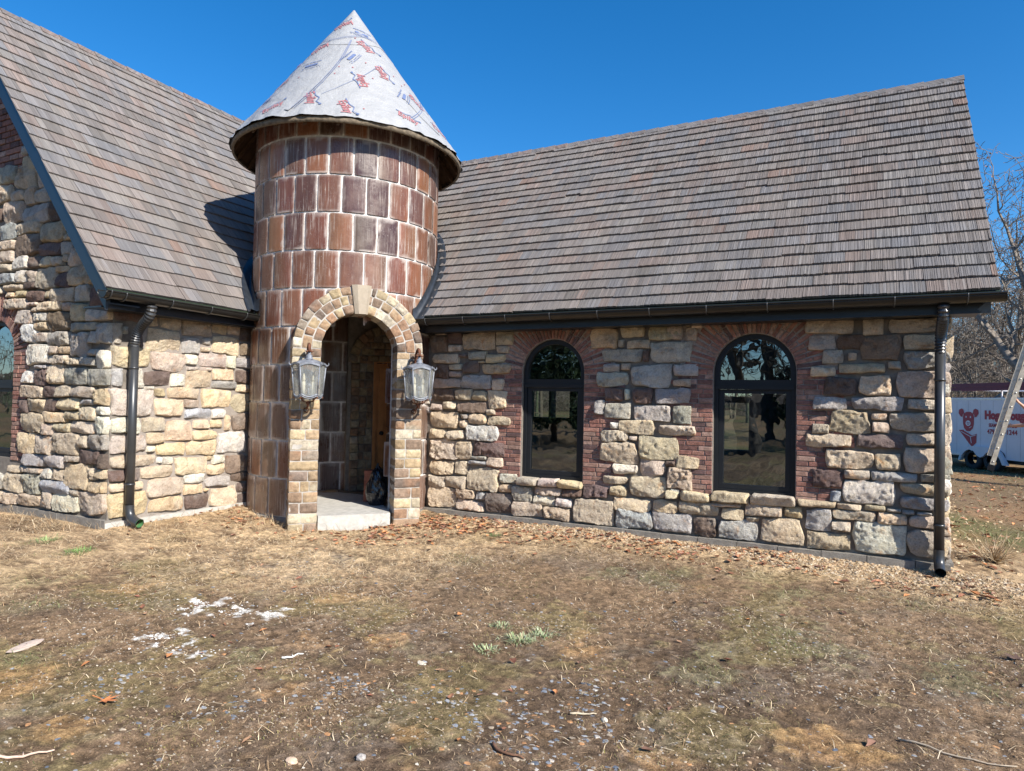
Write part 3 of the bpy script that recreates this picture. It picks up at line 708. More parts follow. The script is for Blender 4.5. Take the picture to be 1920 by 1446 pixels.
# downspouts
def elbow_rings(pts, r, k):
    out = []; R2 = []
    P = [np.array(p, float) for p in pts]; L = [0]
    for a, b in zip(P[:-1], P[1:]): L.append(L[-1]+np.linalg.norm(b-a))
    n = int(L[-1]/k)
    for i in range(n+1):
        s = L[-1]*i/n; j = max(0, min(len(P)-2, np.searchsorted(L, s)-1)); t = (s-L[j])/(L[j+1]-L[j]); out.append(P[j]*(1-t)+P[j+1]*t); R2.append(r*(1.14 if i % 2 else .88))
    return out, R2
def bez(p, n=14):
    p = [np.array(q, float) for q in p]; o = []
    for t in np.linspace(0, 1, n): o.append((1-t)**3*p[0]+3*(1-t)**2*t*p[1]+3*(1-t)*t*t*p[2]+t**3*p[3])
    return o
def downspout(root, top, bend, btm, out, label, rad, inner):
    mb = MB(); mb.tube([bend, btm], rad, 20); o = mb.build('downspout', M['pipe_metal'], house, True); o['label'] = label
    for z in (bend[2]-.28, btm[2]+.25):
        rg = MB(); rg.tube([(bend[0], bend[1], z-.012), (bend[0], bend[1], z+.012)], rad+.004, 20); rg.build('band', M['pipe_metal'], o, True)
    t, b = np.array(top), np.array(bend)
    pts = bez([t, t-np.array([0, 0, .20]), b+np.array([0, 0, .24])+(t-b)*np.array([.12, .12, 0]), b-np.array([0, 0, .04])], 16)
    e, rs = elbow_rings(pts, rad*1.0, .016); m2 = MB(); m2.tube(e, rs, 18); m2.build('corrugated_elbow', M['pipe_metal'], o, False)
    bt, ou = np.array(btm), np.array(out)
    pts = bez([bt+np.array([0, 0, .03]), bt-np.array([0, 0, .10]), bt-np.array([0, 0, .13])+ou*.3, bt+ou-np.array([0, 0, .155])], 12)
    m3 = MB(); m3.tube(pts, [rad*1.04]*11+[rad*1.08], 20, cap=False); m3.build('outlet_shoe', M['pipe_metal'], o, True)
    m4 = MB(); m4.tube([pts[-3], pts[-2], pts[-1]], [rad*.93, rad*.93, rad*.95], 20, cap=False); m4.build('painted_lining', inner, o, True)
    return o
downspout(None, (-.315, -2.63, 2.50), (-.665, -2.58, 2.13), (-.665, -2.58, .35), (.17, .01, 0), 'dark round downspout at the corner of the left wing', .046, simple('fresh_green_paint', (.06, .16, .06), .6))
downspout(None, (6.93, -.125, 2.50), (6.93, .165, 2.13), (6.93, .165, .27), (0, -.13, 0), 'dark round downspout at the right end of the house', .043, simple('pipe_lining', (.02, .03, .028), .5))
# ------------------------------------------------------------------ the tile tower
RT = 1.213; AL = math.radians(-41)
NP = np.array([math.cos(AL), math.sin(AL), 0]); TP = np.array([-math.sin(AL), math.cos(AL), 0]); ZP = np.array([0, 0, 1.])
def fP(p, t, z): return NP*p+TP*t+ZP*z
OW, OSP, PO = .445, 2.14, .775      # opening half width, spring line, outer half width
def in_open(th, z, pad=0):
    p, t = RT*math.cos(th-AL), RT*math.sin(th-AL)
    if p < 0: return False
    return abs(t) < OW+pad and (z < OSP or math.hypot(t, z-OSP) < OW+pad)
core = MB()
for rr in (RT-.012, RT-.11):
    nth, nz = 160, 90; zs = np.linspace(-.2, 5.12, nz+1); V = []
    for i in range(nth):
        for z in zs: V.append((rr*math.cos(2*PI*i/nth), rr*math.sin(2*PI*i/nth), z))
    f = []
    for i in range(nth):
        for j in range(nz):
            if in_open(2*PI*(i+.5)/nth, (zs[j]+zs[j+1])/2, .05): continue
            a, b = i*(nz+1)+j, ((i+1) % nth)*(nz+1)+j; f.append((a, b, b+1, a+1))
    core.add(V, f)
tower = core.build('tower_wall', M['limejoint'], house, True); tower['label'] = 'round tower shaft of glazed brown silo tiles with whitish joints'
def tiles(R, sgn, rows, nper, seed, pad, zlo=.13):
    mb = MB(); r = np.random.default_rng(seed)
    pal = [(.145, .056, .032), (.112, .043, .028), (.080, .038, .028), (.170, .070, .034), (.138, .062, .038), (.072, .035, .029), (.190, .082, .040), (.122, .049, .028)]
    low = [(.14, .085, .058), (.11, .065, .048), (.125, .075, .055), (.10, .055, .045)]
    for j, (z0, z1) in enumerate(rows):
        off = (j % 2)*.5+.17+r.uniform(-.05, .05)
        for i in range(nper):
            a0 = 2*PI*(i+off)/nper+.0085; a1 = 2*PI*(i+1+off)/nper-.0085
            am = (a0+a1)/2
            if in_open(am, z0+.03, pad) and in_open(am, z1-.02, pad): continue
            n = 12; A = np.linspace(a0, a1, n+1); m = 14; Z = np.linspace(z0+.011, z1-.011, m+1)
            A, Z = np.meshgrid(A, Z, indexing='ij'); S = (A-am)/(a1-a0)*2; T = (Z-(z0+z1)/2)/(z1-z0)*2
            A = A-(a1-a0)*.5*S*.03*(abs(T)**8)+.004*fbm(np.stack([T*2.5+i*3.3, S*2.5+j*1.7, S*0], -1), 5, 3)*abs(S)**3; Z = Z-(z1-z0)*.5*T*.018*(abs(S)**8)+.005*fbm(np.stack([T*2.5+i*2.3, S*3.5+j*1.1, S*0], -1), 6, 3)*abs(T)**3
            e = np.clip((1-abs(S)**20)*(1-abs(T)**24), 0, 1)**.5
            d = e*(.007+r.uniform(-.002, .002))+r.normal(0, .0015)*S-.002
            q = np.stack([(R+sgn*d)*np.cos(A), (R+sgn*d)*np.sin(A), Z], -1)
            c = np.array(low[r.integers(4)] if z1 < 2.0 and r.random() < .75 else pal[r.integers(8)])*r.uniform(.9, 1.4)
            g = np.array([.11, .085, .05]); bl = r.uniform(-.2, .5)*(S*r.choice([-1, 1])*.5+.5)
            cc = c*(1-np.clip(bl, 0, 1))[..., None]+g*np.clip(bl, 0, 1)[..., None]
            nn_ = fbm(np.stack([A*R*9, Z*9, S*0+j], -1), 44, 3); sm_e = smooth(.80, .97, np.maximum(abs(S)*.97, np.maximum(T, -T*.92))+nn_*.22)[..., None]*r.uniform(.25, .85)
            cc = cc*(1-sm_e)+np.array([.50, .45, .41])*sm_e
            uv = np.stack([S*.16+i*3.1+j*.7, Z-z0+j*2.3+i*.37], -1)
            if sgn < 0: q = q[::-1]; cc = cc[::-1]; uv = uv[::-1]
            idx = np.arange((n+1)*(m+1)).reshape(n+1, m+1); fs = []
            for a in range(n):
                for b in range(m):
                    ac = float((A[a, b]+A[a+1, b+1])/2); zc = float((Z[a, b]+Z[a+1, b+1])/2)
                    if in_open(ac, zc, pad): continue
                    fs.append((idx[a, b], idx[a+1, b], idx[a+1, b+1], idx[a, b+1]))
            if fs: mb.add(q.reshape(-1, 3), np.array(fs), cc.reshape(-1, 3), uv.reshape(-1, 2))
    return mb
rows = [(.13+.4585*k, .13+.4585*(k+1)) for k in range(11)]
tiles(RT, 1, rows, 26, 21, .12).build('glazed_tiles', M['glaze'], tower, True)
tiles(RT-.112, -1, rows[:8], 22, 22, .05).build('inner_tiles', M['glaze'], tower, True)
ring = MB(); P = []
ring.lathe([(RT+.004, -.2), (RT+.006, .128), (RT-.02, .13)], n=96); ring.build('tower_footing', M['block_grey'], tower, True)

# porch arch of small stones
def wedge(mb, p0, p1, quad, seed, col, bulge=.009):
    """block with face quad [(t,z)x4] from depth p0 to p1 (front)"""
    r = np.random.default_rng(seed); n = 7; m = 6
    s = np.linspace(0, 1, n+1); t = np.linspace(0, 1, m+1); S, T = np.meshgrid(s, t, indexing='ij')
    a, b, c, d = [np.array(q, float)+r.uniform(-.004, .004, 2) for q in quad]
    Q = ((1-S)*(1-T))[..., None]*a+(S*(1-T))[..., None]*b+(S*T)[..., None]*c+((1-S)*T)[..., None]*d
    S2, T2 = S*2-1, T*2-1; e = np.clip((1-abs(S2)**7)*(1-abs(T2)**7), 0, 1)**.45
    cen = (a+b+c+d)/4; sh = 1-.04*(S2*T2)**2; Q = cen+(Q-cen)*sh[..., None]
    X = np.stack([Q[..., 0]*14, Q[..., 1]*14, np.full_like(S, seed*.37)], -1)
    D = p1-bulge*(1-e)+e*(fbm(X, 5, 3)*.012+fbm(X*3.5, 9, 2)*.006+r.uniform(-.008, .01)+.006*S2*r.uniform(-1, 1))
    P = NP*D[..., None]+TP*Q[..., 0:1]+ZP*Q[..., 1:2]
    bl = smooth(.05, .5, fbm(X*.45+3, 15, 3))[..., None]; cc = np.tile(col, P.shape[:2]+(1,))*(1+.30*fbm(X*.9, 16, 3))[..., None]; cc = cc*(1-.6*bl)+np.array([.30, .17, .10])*.6*bl
    mb.grid(P, cc)
    # sides running back into the wall, slightly rough
    idx = [(i, 0) for i in range(n)]+[(n, j) for j in range(m)]+[(i, m) for i in range(n, 0, -1)]+[(0, j) for j in range(m, 0, -1)]
    K = len(idx); fr = np.array([P[i] for i in idx]); L = [fr]; Qe = np.array([Q[i] for i in idx])
    dirq = Qe-cen; dirq = dirq/(np.linalg.norm(dirq, axis=1)[:, None]+1e-9)
    for k, pp in enumerate(np.linspace(p1-bulge, p0, 5)[1:]):
        o_ = (fbm(np.stack([Qe[:, 0]*14, Qe[:, 1]*14, np.full(K, pp*12)+seed], -1), 25, 2)*.006)
        q = Qe+dirq*o_[:, None]; L.append(NP*pp+TP*q[:, 0:1]+ZP*q[:, 1:2])
    V = np.concatenate(L); fs = []
    for k in range(4):
        for i in range(K):
            j = (i+1) % K; fs.append((k*K+i, (k+1)*K+i, (k+1)*K+j, k*K+j))
    mb.add(V, np.array(fs), np.tile(col, (len(V), 1)))
APAL = [(.48, .38, .235), (.52, .42, .27), (.42, .31, .20), (.37, .255, .17), (.50, .43, .31), (.31, .225, .165), (.235, .18, .145), (.56, .49, .38), (.45, .34, .21), (.40, .25, .16), (.34, .28, .22)]
ab = MB(); r = np.random.default_rng(44); sd_ = 0
PF = 1.305; PBK = .93
for sgn in (-1, 1):
    z = .0; k = 0
    while z < OSP-.02:
        h = .118+r.uniform(-.008, .01); h = min(h, OSP-z)
        cut = [r.uniform(.3, .7)] if r.random() < .78 else []
        if r.random() < .15: cut = [.3, .62]
        e = [0]+cut+[1]
        for a, b in zip(e[:-1], e[1:]):
            t0 = OW+(PO-OW)*a; t1 = OW+(PO-OW)*b
            q = [(t0+.005, z+.005), (t1-.005, z+.005), (t1-.005, z+h-.006), (t0+.005, z+h-.006)]
            if sgn < 0: q = [(-t, zz) for t, zz in (q[1], q[0], q[3], q[2])]
            wedge(ab, PBK, PF, q, sd_, np.array(APAL[r.integers(11)])*r.uniform(.60, .95)); sd_ += 1
        z += h; k += 1
rad = [OW, OW+.112, OW+.225, PO]
for k in range(3):
    n = [12, 14, 17][k]; ph = [0, .4, .15][k]
    for sgn in (-1, 1):
        i = 0; a = .01
        amax = PI/2-.17+(.03 if k < 2 else 0)
        edges = [0]
        while edges[-1] < amax-.02: edges.append(min(amax, edges[-1]+(.118+r.uniform(-.03, .045))/((rad[k]+rad[k+1])/2)))
        if edges[-1]-edges[-2] < .07: edges.pop(-2)
        for a, b in zip(edges[:-1], edges[1:]):
            r0, r1 = rad[k]+.005, rad[k+1]-.005+(r.uniform(-.005, .012) if k == 2 else 0); g = .006/r0
            pt = lambda R, A: (sgn*R*math.cos(A), OSP+R*math.sin(A))
            q = [pt(r0, a+g), pt(r1, a+g), pt(r1, b-g), pt(r0, b-g)]
            if sgn < 0: q = [q[1], q[0], q[3], q[2]]
            wedge(ab, PBK, PF+r.uniform(-.006, .006), q, sd_, np.array(APAL[r.integers(11)])*r.uniform(.60, .95)); sd_ += 1
am = MB()
oo = [(-PO+.012, -.2), (-OW-.008, -.2)]+[((OW+.008)*math.cos(a), OSP+(OW+.008)*math.sin(a)) for a in np.linspace(PI, 0, 33)]+[(OW+.008, -.2), (PO-.012, -.2)]+[((PO-.012)*math.cos(a), OSP+(PO-.012)*math.sin(a)) for a in np.linspace(0, PI, 37)]
poly_plate(am, oo, [], lambda t, z, d: fP(PF-.014-d, t, z), PF-.014-PBK-.004)
arch_o = am.build('porch_arch', M['mortar_lt'], house); arch_o['label'] = 'tall round headed porch arch of small buff stones'
ab.build('arch_stones', M['block'], arch_o, True)
ks = MB()
for (t0, t1, b0, b1, p) in ((-.118, .118, -.075, .075, PF+.018),):
    V = []
    zt, zb = OSP+PO+.004, OSP+OW-.012
    for pp in (PF-.3, p):
        V += [fP(pp, b0, zb), fP(pp, b1, zb), fP(pp, t1, zt), fP(pp, t0, zt)]
    V += [fP(p+.03, b0+.045, zb), fP(p+.03, b1-.028, zb), fP(p+.03, t1-.04, zt), fP(p+.03, t0+.06, zt)]
    ks.add(V, [(0, 1, 5, 4), (1, 2, 6, 5), (2, 3, 7, 6), (3, 0, 4, 7), (4, 5, 9, 8), (5, 6, 10, 9), (6, 7, 11, 10), (7, 4, 8, 11), (8, 9, 10, 11), (3, 2, 1, 0)], (.36, .305, .235))
ks.build('keystone', attrmat('cut_limestone', .8, 14, .85, 1.1, .25, .006), arch_o)
# threshold slab and floor
fl = MB(); fl.lathe([(0, .17), (RT-.12, .17)], n=64)
c = [fP(.3, -OW-.02, 0), fP(PF-.02, -OW+.01, 0), fP(PF-.02, OW-.035, 0), fP(.3, OW+.02, 0)]
fl.add([np.array(q)+ZP*.19 for q in c]+[np.array(q)-ZP*.2 for q in c], [(0, 1, 2, 3), (4, 7, 6, 5), (0, 4, 5, 1), (1, 5, 6, 2), (2, 6, 7, 3)])
fl.build('threshold_slab', M['concrete'], house)
# inner portal with its own little arch and the pine door
PP = -.75
pm = MB(); seed = 9000
poly_plate(pm, [(.14, .17), (.53, .17), (.53, 2.12), (1.25, 2.12), (1.25, 2.95), (.14, 2.95)], [], lambda t, z, d: fP(PP-.02-d, t, z), .1)
po = pm.build('inner_wall', M['mortar'], house)
ib = MB()
z = .17
while z < 2.1:
    h = .12
    cut = r.uniform(.4, .65)
    for a, b in ((0, .38), (.38, .38+cut*.6), (.38+cut*.6, 1)):
        t0, t1 = .19+.33*a, .19+.33*b
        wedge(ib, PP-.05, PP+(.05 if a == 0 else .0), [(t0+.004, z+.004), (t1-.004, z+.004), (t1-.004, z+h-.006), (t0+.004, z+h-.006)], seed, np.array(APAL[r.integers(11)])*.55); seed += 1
    z += h
z = 2.12
while z < 2.5:
    t = .34
    while t < 1.1:
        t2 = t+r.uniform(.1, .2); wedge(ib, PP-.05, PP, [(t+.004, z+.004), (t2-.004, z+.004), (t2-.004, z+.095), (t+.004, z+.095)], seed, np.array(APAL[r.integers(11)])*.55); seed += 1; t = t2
    z += .1
for i in range(14):
    a0, a1 = PI*i/14+.01, PI*(i+1)/14-.01; f_ = lambda R, A: (.72-R*math.cos(A), 2.1+R*math.sin(A))
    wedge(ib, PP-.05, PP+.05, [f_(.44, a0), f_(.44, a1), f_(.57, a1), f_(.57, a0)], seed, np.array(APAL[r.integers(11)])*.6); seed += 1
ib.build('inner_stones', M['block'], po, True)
dm = MB()
d0 = fP(PP-.06, .565, .19)
dm.box(d0, TP*.84, NP*-.04, ZP*1.91)
door = dm.build('wooden_door', M['door'], house); door['label'] = 'pine panelled door inside the tower porch'
pn = MB()
for (a, b, c_, d_) in ((.05, .79, 1.79, 1.87), (.05, .79, .04, .16), (.05, .13, .16, 1.79), (.37, .45, .16, 1.79), (.71, .79, .16, 1.79), (.13, .37, .85, .95), (.45, .71, .85, .95)):
    pn.box(d0+TP*(a+.002)+ZP*(c_+.002)+NP*.0, TP*(b-a-.004), NP*.016, ZP*(d_-c_-.004))
pn.build('panel', M['door'], door)
jb = MB(); jb.box(fP(PP-.1, .525, .17), TP*.045, NP*.085, ZP*1.95); jb.box(fP(PP-.1, .525, 2.115), TP*.9, NP*.085, ZP*.03); jb.build('door_frame', M['door'], door)
hd = MB(); hd.tube([d0+TP*.09+ZP*.86+NP*.02, d0+TP*.09+ZP*.86+NP*.07], .02, 10); hd.tube([d0+TP*.09+ZP*.86+NP*.07, d0+TP*.09+ZP*.86+NP*.10], .032, 12); hd.build('handle', M['frame'], door, True)

# conical tower roof
CZ, RC, ZR = 6.95, 1.52, 4.845
cone_sl = (CZ-ZR)/RC
wm = MB(); wm.lathe([(RC-.035, ZR-.075), (RC-.004, ZR-.08), (RC, ZR-.03), (RC-.02, ZR)], n=96, col=(1, 1, 1))
troof = wm.build('tower_roof', M['wood_old'], house, True); troof['label'] = 'conical tower roof wrapped in pale roofing underlay over a bare plywood rim'
ff = MB(); nth = 260; ns = 60
th = np.linspace(0, 2*PI, nth+1); s = np.linspace(0, 1, ns+1)
TH, S = np.meshgrid(th, s, indexing='ij')
rr = .012+(RC+.004-.012)*S
zz = CZ-(RC*S)*cone_sl
def cwave(TH, S):
    TH, S = np.asarray(TH, float), np.asarray(S, float); R = .012+(RC-.008)*S
    cp = np.stack([np.cos(TH)*R, np.sin(TH)*R, CZ-(RC*S)*cone_sl], -1)
    wr = (.4-abs(fbm(cp*np.array([4, 4, 10]), 15, 3)))*.016*smooth(.1, .4, S)+fbm(cp*np.array([4, 4, 2.2]), 3, 3)*.012*smooth(0, .25, S)+(.5-abs(fbm(cp*np.array([3, 3, 7]), 5, 3)))*.010*smooth(.1, .5, S)
    return R+wr+smooth(.86, 1, S)*(.032*fbm(np.stack([np.cos(TH)*14, np.sin(TH)*14, S*3], -1), 7, 3)+.010)
zz = CZ-(RC*S)*cone_sl
rr2 = cwave(TH, S); z2 = zz-smooth(.93, 1, S)*(.012+.028*fbm(np.stack([np.cos(TH)*9, np.sin(TH)*9, S*0], -1), 8, 3))
P = np.stack([np.cos(TH)*rr2, np.sin(TH)*rr2, z2], -1)
ff.grid(P, (.34, .345, .35))
def conepos(theta, s, off): # s: metres down the slope from the apex
    k = s/math.hypot(RC, CZ-ZR); R = float(cwave(theta, k))+off*.81
    return (R*math.cos(theta), R*math.sin(theta), CZ-(CZ-ZR)*k+off*.59)
um = attrmat('roof_underlay', .42, 8, .90, 1.06, .6, .05, .45, 7)
ffo = ff.build('underlay_sheet', um, troof, True)
# seams: lap strips running down and round
sm = MB()
def strip(pts, wd, off=.005, col=(.34, .345, .35)):
    V = []
    for i, (t, s_) in enumerate(pts):
        a = pts[max(i-1, 0)]; b = pts[min(i+1, len(pts)-1)]
        d = np.array([(b[0]-a[0])*max(s_, .1)*.59, b[1]-a[1]]); d /= np.linalg.norm(d); n_ = np.array([-d[1], d[0]])*wd/2
        for sg in (-1, 1): V.append(conepos(t+sg*n_[0]/(max(s_, .1)*.59), s_+sg*n_[1], off))
    sm.add(V, [(2*i, 2*i+1, 2*i+3, 2*i+2) for i in range(len(pts)-1)], col)
TC = math.atan2(C0.y, C0.x)      # azimuth that faces the viewer's side
LS = math.hypot(RC, CZ-ZR)
strip([(TC-.9+i*.1, .86+.10*math.sin(i*.25)) for i in range(26)], .05)
strip([(TC-.10-.42*i/14, .80+1.70*i/14) for i in range(15)], .07)
strip([(TC+.60+.25*i/10, 1.9+.55*i/10) for i in range(11)], .05)
sm.build('lap_seam', um, troof, True)
# printing on the underlay
red = simple('red_print', (.38, .16, .165), .5, 0, .3, 40, .1); blue = simple('blue_print', (.13, .17, .30), .5, 0, .3, 40, .1)
def textmesh(body, size, bold=0, sx=1):
    cu = bpy.data.curves.new('t', 'FONT'); cu.body = body; cu.size = size; cu.offset = bold; cu.align_x = 'CENTER'; cu.align_y = 'CENTER'; cu.resolution_u = 2
    ob = bpy.data.objects.new('t', cu); COL.objects.link(ob)
    dg = bpy.context.evaluated_depsgraph_get(); me = bpy.data.meshes.new_from_object(ob.evaluated_get(dg))
    V = np.array([v.co[:] for v in me.vertices]).reshape(-1, 3); F_ = [tuple(p.vertices) for p in me.polygons]
    bpy.data.objects.remove(ob); bpy.data.curves.remove(cu); bpy.data.meshes.remove(me)
    if len(V): V[:, 0] *= sx
    return V, F_
rp, bp_ = MB(), MB()
def putc(mb, V, F_, theta, s, rot, off=.008):
    ca, sa = math.cos(rot), math.sin(rot); out = []
    for x, y, _ in V:
        a, b = x*ca-y*sa, x*sa+y*ca; s2 = s-b; out.append(conepos(theta+a/(max(s, .25)*RC/LS), s2, off))
    mb.add(out, F_)
def logo(theta, s, rot, k=1.0, flip=1):
    V, F_ = textmesh('Epilay', .25*k, .004*k, .80); putc(rp, V, F_, theta, s, rot)
    z = [(-.28, .10), (-.06, .10), (.05, .16), (.18, .08), (.27, .13)]
    w_ = .011*k; V = []
    for x, y in z: V += [(x*k, y*k*flip-w_, 0), (x*k, y*k*flip+w_, 0)]
    putc(bp_, V, [(2*i, 2*i+2, 2*i+3, 2*i+1) for i in range(4)], theta, s, rot)
    V = [(.29*k+.03*k*math.cos(a), .13*k*flip+.03*k*math.sin(a), 0) for a in np.linspace(0, 2*PI, 9)[:-1]]; putc(bp_, V, [tuple(range(8))], theta, s, rot)
def note(theta, s, rot, k=1.0):
    V, F_ = textmesh('www.epilay.com', .062*k, .001, .9); V = V+np.array([0, .10*k, 0]); putc(bp_, V, F_, theta, s, rot)
    w_, h_ = .11*k, .03*k; V = [(-w_, -h_, 0), (w_, -h_, 0), (w_*1.15, 0, 0), (w_, h_, 0), (-w_, h_, 0), (-w_*1.15, 0, 0)]; putc(bp_, V, [tuple(range(6))], theta, s, rot)
    for q in range(2):
        n = 16; w_ = .19*k; V = []; Fq = []
        rr_ = random.Random(int(theta*100)+q)
        for i in range(n):
            if rr_.random() < .15: continue
            x = -w_+2*w_*i/n; V += [(x, -.075*k-q*.035*k, 0), (x+.016*k, -.075*k-q*.035*k, 0), (x+.016*k, -.058*k-q*.035*k, 0), (x, -.058*k-q*.035*k, 0)]; m = len(V)-4; Fq.append((m, m+1, m+2, m+3))
        putc(bp_, V, Fq, theta, s, rot)
LG = [(TC+.42, 1.50, -1.35), (TC+.10, 1.80, 1.80), (TC-.36, 2.26, -1.2), (TC+.50, 2.38, -.35), (TC-1.0, 1.75, .55), (TC-.75, 1.02, .75), (TC+.98, 2.30, -.35), (TC-.55, .42, .7), (TC-1.5, 2.2, .5), (TC+1.6, 1.6, -1), (TC+2.3, 2.0, .4), (TC+3.1, 1.5, .4)]
LG += [(TC-.05, 2.42, -1.2), (TC+.28, .95, -1.0), (TC-.70, 2.38, .6), (TC+.85, 1.85, -1.1), (TC-1.25, 1.3, .6)]
for a in LG: logo(*a, .60)
for a in [(TC-.02, 1.28, 1.1), (TC+.62, 1.88, 1.0), (TC-.95, 2.12, .2), (TC-.62, 1.46, .2), (TC+.28, .62, -.25), (TC+1.3, 2.0, .5), (TC+2.6, 1.6, .3), (TC-1.6, 1.6, .3)]: note(*a, .72)
def line(mb, pts, wd):
    V = []
    for i, (t, s_) in enumerate(pts):
        a = pts[max(i-1, 0)]; b = pts[min(i+1, len(pts)-1)]; d = np.array([(b[0]-a[0])*s_*.59, b[1]-a[1]]); d /= np.linalg.norm(d)+1e-9; n_ = np.array([-d[1], d[0]])*wd/2
        for sg in (-1, 1): V.append(conepos(t+sg*n_[0]/(s_*.59), s_+sg*n_[1], .009))
    mb.add(V, [(2*i, 2*i+1, 2*i+3, 2*i+2) for i in range(len(pts)-1)])
for o_ in (.035, .06): line(bp_, [(TC-.10-.42*i/14+o_, .85+1.62*i/14) for i in range(15)], .008)
for o_ in (0, .03): line(bp_, [(TC+1.02-.50*i/12+o_, 1.75+.62*i/12) for i in range(13)], .007)
for o_ in (0, .03): line(bp_, [(TC-1.1+i*.1, .74+.07*math.sin(i*.3)+o_) for i in range(20)], .006)
line(bp_, [(TC-.28+.7*i/10, 2.18-.85*i/10) for i in range(11)], .005)
rq = random.Random(3)
for i in range(70):
    t, s_ = rq.uniform(0, 2*PI), rq.uniform(.7, 2.45)
    V = [(.012*math.cos(a), .012*math.sin(a), 0) for a in np.linspace(0, 2*PI, 7)[:-1]]; putc(rp, V, [tuple(range(6))], t, s_, 0)
rp.build('red_printing', red, troof); bp_.build('blue_printing', blue, troof)
rf = MB()
for i in range(24):
    a = 2*PI*i/24+.1; ca, sa = math.cos(a), math.sin(a); ta = np.array([-sa, ca, 0])*.02
    p0 = np.array([ca*(RC-.04), sa*(RC-.04), ZR-.10]); p1 = np.array([ca*.5, sa*.5, ZR-.10+(RC-.54)*cone_sl])
    rf.box(p0-ta, ta*2, p1-p0, (0, 0, .075))
rf.lathe([(RC-.03, ZR-.02), (.1, CZ-.2)], n=48)
rf.build('rafters', M['wood_dark'], troof)

# flashing where the wing roofs meet the shaft
fm = MB(); A = np.linspace(-.12, PI*.62, 40); P = np.zeros((40, 5, 3))
for i, a in enumerate(A):
    for k, (rr_, up) in enumerate(((RT+.016, .17), (RT+.022, .03), (RT+.05, .022), (RT+.125, .042), (RT+.135, .02))):
        x, y = rr_*math.cos(a), rr_*math.sin(a); P[i, k] = (x, y, EZ+max(y-YE, -.06)*TAN+up)
fm.grid(P)
A = np.linspace(-PI*.5-.30, -PI*1.10, 40); P = np.zeros((40, 5, 3))
for i, a in enumerate(A):
    for k, (rr_, up) in enumerate(((RT+.016, .2), (RT+.022, .05), (RT+.05, .04), (RT+.125, .06), (RT+.135, .03))):
        x, y = rr_*math.cos(a), rr_*math.sin(a); P[i, k] = (x, y, EZ+max(-.5-x, -.03)*TAN+up)
fm.grid(P[::-1])
fm.build('flashing', M['flash'], tower, True)

# ------------------------------------------------------------------ lanterns
LM_ = simple('weathered_zinc', (.20, .215, .245), .5, .35, .5, 14, .45, .3); RUST = simple('rusty_iron', (.14, .06, .035), .8, .2, .3, 25, .5, .4)
def lglass():
    m = NT('lantern_glass'); t = m.t; t.nodes.remove(m.b)
    tr = m.n('ShaderNodeBsdfTransparent'); tr.inputs[0].default_value = (.86, .88, .88, 1); df = m.n('ShaderNodeBsdfDiffuse'); df.inputs[0].default_value = (.50, .52, .50, 1)
    gl = m.n('ShaderNodeBsdfGlossy'); gl.inputs['Roughness'].default_value = .12
    co = m.coord(False, (1, 1, .25)); nz = m.noise(co, 22, 5, .7)
    a = m.n('ShaderNodeMixShader'); m.l(m.ramp(nz, [(.3, .12), (.7, .42)]), a.inputs[0]); m.l(tr.outputs[0], a.inputs[1]); m.l(df.outputs[0], a.inputs[2])
    b = m.n('ShaderNodeMixShader'); b.inputs[0].default_value = .10; m.l(a.outputs[0], b.inputs[1]); m.l(gl.outputs[0], b.inputs[2])
    m.l(b.outputs[0], t.nodes['Material Output'].inputs[0]); return m.m
LG_ = lglass()
